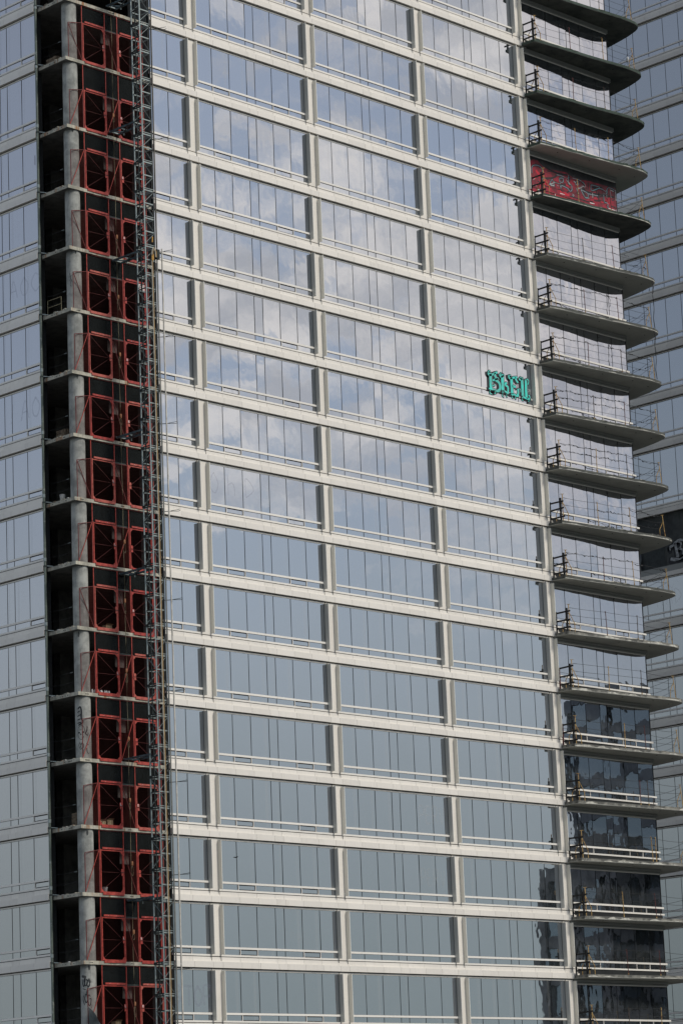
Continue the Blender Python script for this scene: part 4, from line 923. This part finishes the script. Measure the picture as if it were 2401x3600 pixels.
# wall ties from mast to slab edge
TIES = [6.51, -0.307, -7.143, -16.318, -23.226, -32.377, -39.175]
for i, t_ in enumerate(TIES):
    z = G + t_; mt = 'blue_steel'
    t = thing('mast_tie', 'blue grey tie frame bracing the mast to the slab edge, %s' % th(i), 'tie frame', (-5.0, -0.5, z), 'tie frames between mast and slabs')
    bar('arm', mt, (-5.22, -1.50, z + 0.02), (-5.26, 0.345, z), 0.07, 0.09, t); bar('arm', mt, (-4.66, -1.48, z + 0.02), (-4.68, 0.345, z), 0.07, 0.09, t)
    bar('diagonal', mt, (-5.22, -1.2, z + 0.01), (-4.70, -0.1, z + 0.01), 0.06, 0.06, t); bar('diagonal', mt, (-4.68, -0.2, z - 0.01), (-5.24, 0.2, z - 0.01), 0.05, 0.05, t)
    bar('spreader', 'galvanised', (-5.30, 0.33, z + 0.03), (-4.62, 0.33, z + 0.03), 0.06, 0.05, t); bar('spreader', 'galvanised', (-5.26, -0.30, z + 0.06), (-4.67, -0.30, z + 0.06), 0.05, 0.03, t)
    bar('bracket', 'galvanised', (-4.68, -0.08, z - 0.16), (-4.68, -0.08, z + 0.12), 0.03, 0.05, t)
# guide rails and cable guides
rl = thing('guide_rail', 'cream vertical cable guide rail standing just clear of the mast', 'rail', (-4.33, -2.32, 0))
z_hi = G - 7.0; z = zf(-16)
while z < z_hi - 1:
    z2 = min(z + 4.425, z_hi); bar('rail_length', 'rail_cream', (-4.33, -2.32, z), (-4.33, -2.32, z2 - 0.012), 0.055, 0.055, rl); z = z2
r2 = thing('cable_channel', 'brown steel cable channel running beside the mast leg', 'channel', (-4.48, -2.14, 0))
z = zf(-16)
while z < zf(4):
    z2 = z + 4.425; bar('channel_length', 'rail_brown', (-4.50, -2.135, z), (-4.50, -2.135, z2 - 0.012), 0.06, 0.05, r2); bar('channel_edge', 'galvanised' if z < z_hi else 'dark_steel', (-4.545, -2.18, z), (-4.545, -2.18, z2 - 0.012), 0.02, 0.02, r2); z = z2
box('trolley', 'dark_steel', -4.56, -4.40, -2.24, -2.10, G - 7.55, G - 7.05, r2)
GZ = [4.942, -0.95, -6.901, -11.305, -15.745, -20.174, -24.585, -29.043, -33.461, -37.889, -42.348]
for i, t_ in enumerate(GZ):
    z = G + t_ - 0.28
    t = thing('cable_guide', 'thin dark fork shaped cable guide sticking out of the mast, %s' % th(i), 'cable guide', (-4.5, -2.2, z), 'fork shaped cable guides on the mast')
    a, b, c = Vector((-4.60, -2.05, z)), Vector((-4.26, -2.34, z + .02)), Vector((-4.02, -2.60, z + .03))
    bar('arm', 'dark_steel', a, b, 0.03, 0.03, t)
    tube('fork', 'dark_steel', [b, c + Vector((.10, .05, 0)), c + Vector((.16, -.02, .04))], 0.013, t, 5); tube('fork', 'dark_steel', [b, b + Vector((-.02, -.14, 0)), c + Vector((-.08, -.10, .02)), c + Vector((.02, -.12, .06))], 0.013, t, 5)
    bar('cross_bar', 'dark_steel', b + Vector((.08, -.02, 0)), b + Vector((-.02, -.16, 0)), 0.02, 0.02, t)
for nm, mt, x0, x1, lab in (('power_cable', 'cable_cream', -4.86, -4.95, 'cream power cable hanging down the front of the mast'), ('power_cable', 'cable_orange', -4.80, -4.88, 'orange brown power cable hanging beside the cream one on the mast')):
    za = G - 7.6; pts = [(x0 + (x1 - x0) * q / 24, -2.15, za + (zf(-16) - za) * q / 24) for q in range(25)]
    top = [(x0 + 0.22, -2.2, za + 0.12), (x0 + 0.20, -2.2, za + 0.42), (x0 + 0.10, -2.18, za + 0.62), (x0 + 0.02, -2.17, za + 0.45)]
    tag(tube(nm, mt, top + pts, 0.020, None, 6), lab, 'cable')
for i, (x, z) in enumerate(((-4.86, G - 7.55), (-4.79, G - 7.5), (-4.82, G - 6.6))):
    t = thing('cable_grip', 'knotted yellow cable grip on the mast, %s' % ('left of the lower two' if i == 0 else 'beside the cable loop' if i == 1 else 'highest one'), 'cable grip', (x, -2.18, z), 'yellow cable grips')
    for q in range(6): bar('strand', 'rung_yellow', (x + random.uniform(-.04, .04), -2.19, z - .12 + random.uniform(-.05, .05)), (x + random.uniform(-.04, .04), -2.2, z + .12 + random.uniform(-.05, .05)), 0.016, None, t, 5)

# small things on the main face
s = zf(-11)
bird = thing('flying_bird', 'small dark bird gliding past the lower left windows', 'bird', (1.22, -0.6, zf(-12) + 1.42))
bx_, bz_ = 1.05, zf(-12) + 1.5
v = [(bx_ - .16, -.6, bz_ - .02), (bx_ - .05, -.63, bz_ + .02), (bx_ + .08, -.61, bz_ + .03), (bx_ + .15, -.6, bz_ + .04), (bx_ + .02, -.75, bz_ + .06), (bx_ - .06, -.78, bz_ + .04), (bx_ + .02, -.45, bz_ + .05), (bx_ - .06, -.42, bz_ + .03), (bx_, -.6, bz_ - .03), (bx_ - .22, -.6, bz_ - .0)]
raw('bird_body', 'bird_black', v, [(0, 1, 8), (1, 2, 8), (2, 3, 8), (0, 9, 1), (1, 4, 2), (1, 5, 4), (1, 2, 6), (1, 6, 7), (0, 8, 9)], bird)

# ------------------------------------------------------------------ the far tower
XC = 48.45
CT = thing('far_tower', 'second glass tower behind the balconies with one dark unglazed floor', 'tower', (55, 5, 0))
box('core_wall', 'recess_dark', XC + 0.42, XC + 24, -2.9, 24, 0.02, zf(10), CT)
CJ = [zf(k) for k in range(9, -3, -1)] + [G - 10.72]
CM = [-2.75, -1.47, -0.20, 1.08, 2.35, 3.65, 4.95, 6.24, 7.53, 8.78, 9.33, 10.6, 11.88, 13.15]
def far_floor(zs, h, span=True, glazed=True):
    if not seen([(XC, -1, zs - .7), (XC, 13, zs + h)], 0.02, 0.04): return
    ms = [m for m in CM if seen([(XC, m - 1.3, zs - .7), (XC, m + 1.3, zs + h)], 0.03, 0.1)]
    if len(ms) < 2: return
    if glazed:
        wb = box('window_bay', 'gasket', XC + 0.325, XC + 0.36, ms[0], ms[-1], zs - 0.02, zs + h - 0.76, CT)
        for a, b in zip(ms[:-1], ms[1:]):
            box('pane', 'glass_far', XC + 0.296, XC + 0.316, a + 0.02, b - 0.02, zs + 0.402, zs + h - 0.79, wb, 0.0012); box('lower_pane', 'glass_far', XC + 0.296, XC + 0.316, a + 0.02, b - 0.02, zs + 0.018, zs + 0.28, wb, 0.0012)
        for nm, d, z0, z1 in (('transom', 0.248, 0.292, 0.394), ('sill', 0.248, -0.078, 0.012), ('head', 0.274, h - 0.768, h - 0.692)):
            box(nm, 'cream_frame', XC + d, XC + 0.322, ms[0], ms[-1], zs + z0, zs + z1, wb)
    if span:
        sp = box('spandrel', 'gasket', XC + 0.30, XC + 0.40, ms[0], ms[-1], zs - 0.66, zs - 0.06, CT)
        for a, b in zip(ms[:-1], ms[1:]):
            box('cladding_panel', 'cream_panel', XC + 0.25, XC + 0.30, a + 0.006, b - 0.006, zs - 0.338, zs - 0.114, sp)
            box('cladding_panel', 'cream_panel', XC + 0.10, XC + 0.298, a + 0.006, b - 0.006, zs - 0.646, zs - 0.349, sp)
for a in range(len(CJ) - 1):
    far_floor(CJ[a + 1], CJ[a] - CJ[a + 1])
zd = CJ[-1]                                                    # sill of the floor above the unglazed one
zl = G - 14.85                                                 # its own spandrel
if True:
    fr = box('lintel_band', 'soffit_band', XC + 0.25, XC + 0.42, -3, 14, zd - 0.36, zd - 0.26, CT); fr['label'] = 'bare band over the unglazed floor'
    box('shear_wall', 'shear_wall', XC + 0.36, XC + 0.418, -3, 8.95, zl, zd - 0.37, CT)
    box('shear_wall', 'shear_wall', XC + 0.36, XC + 0.418, 8.951, 14, zl + 2.15, zd - 0.37, CT)
    box('opening_back', 'interior_black', XC + 0.405, XC + 0.4185, 8.96, 14, zl, zl + 2.149, CT)
    box('opening_post', 'shear_wall', XC + 0.34, XC + 0.40, 8.90, 8.949, zl, zl + 2.14, CT)
    sp = box('spandrel', 'soffit_band', XC + 0.22, XC + 0.34, -3, 14, zl - 0.36, zl + 0.02, CT)
    for a, b in zip(CM[:-1], CM[1:]): box('cladding_panel', 'cream_panel', XC + 0.16, XC + 0.30, a + 0.006, b - 0.006, zl - 0.66, zl - 0.38, sp)
    def on_far(d): return lambda u, w_: (XC + 0.356 - d, 8.55 - u, zl + w_)
    bl = [([(0.0, 1.22), (0.25, 1.28), (0.5, 1.45), (0.8, 1.55), (1.1, 1.5)], .22), ([(0.45, 1.4), (0.55, 0.9), (0.6, 0.45)], .26), ([(0.75, 1.45), (0.95, 1.3), (0.85, 1.05), (0.65, 1.0)], .17), ([(0.75, 1.0), (1.05, 0.85), (1.0, 0.5), (0.7, 0.42)], .2), ([(0.05, 0.42), (0.4, 0.35), (0.8, 0.38), (1.2, 0.55)], .28), ([(-0.02, 1.2), (0.05, 1.0)], .16)]
    pb = paint('graffiti_outline', 'paint_black', bl, on_far(0.002), CT, 0.09, (-0.03, -0.08), 'black and white graffiti letter B'); paint('graffiti_letter', 'paint_chalky', bl, on_far(0.005), pb, -0.03)
    # dark plastic sheet hanging in the opening
    v = []; f = []
    for a in range(6):
        for b in range(6): v.append((XC + 0.30 + 0.05 * math.sin(a * 2.1 + b), 12.3 - a * 0.28 + 0.05 * math.sin(b * 2), zl + 0.06 + b * 0.36))
    for a in range(5):
        for b in range(5): f.append((a * 6 + b, a * 6 + b + 1, a * 6 + b + 7, a * 6 + b + 6))
    raw('plastic_sheet', 'tarp', v, f, CT, None, True)
zs = G - 18.15; first = True
far_floor(zs, (zl) - zs)
while zs > G - 52:
    zs -= 3.17; far_floor(zs, 3.17)
on_far2 = lambda u, w_: (XC + 0.29, 10.2 - u, G - 18.15 + w_ * 0.8)
lettering('graffiti_chalk', 'RAD', 0.4, 1.0, 0.8, 1.2, 0.05, on_far2, CT, 0.75)
lettering('graffiti_chalk', 'TOY', 0.5, 2.0, 0.5, 0.6, 0.04, on_far2, CT, 0.5)

# ------------------------------------------------------------------ buildings across the street, met only in the reflections
def block(name, label, x0, x1, y0, y1, h, fl, bay, wallmat):
    t = thing(name, label, 'building', ((x0 + x1) / 2, (y0 + y1) / 2, 0))
    box('wall', 'glass_street', x0, x1, y0, y1, 0.02, h, t)
    box('roof', wallmat, x0 - 0.3, x1 + 0.3, y0 - 0.3, y1 + 0.3, h + 0.003, h + 1.2, t); box('plant_room', wallmat, x0 + 0.25 * (x1 - x0), x1 - 1, y0 + 1, y1 - 1, h + 1.21, h + 3.5, t)
    z = fl
    while z < h - 1: 
        box('floor_band', wallmat, x0 - 0.25, x1 + 0.25, y0 - 0.25, y1 + 0.25, z - 0.45, z + 0.45, t); z += fl
    n = int((x1 - x0) / bay)
    for q in range(n + 1): box('pier', wallmat, x0 + q * bay - 0.3, x0 + q * bay + 0.3, y1 + 0.252, y1 + 0.5, 0.02, h, t)
    n = int((y1 - y0) / bay)
    for q in range(n + 1): box('pier', wallmat, x0 - 0.5, x0 - 0.252, y0 + q * bay - 0.3, y0 + q * bay + 0.3, 0.02, h, t)
simple('stone_dark', (0.24, 0.26, 0.27), 0.85, 0, 0.2, 0.5)
simple('stone_mid', (0.26, 0.26, 0.25), 0.85, 0, 0.2, 0.5)
block('office_block', 'dark ribbed office block across the street seen in the balcony glass', 92.4, 140, -54, -40, 63.5, 3.6, 5, 'stone_dark')
block('annex_block', 'lower annex beside the office block mirrored in the lowest right windows', 87.9, 91.6, -54, -47, 48.5, 3.4, 3.2, 'stone_mid')
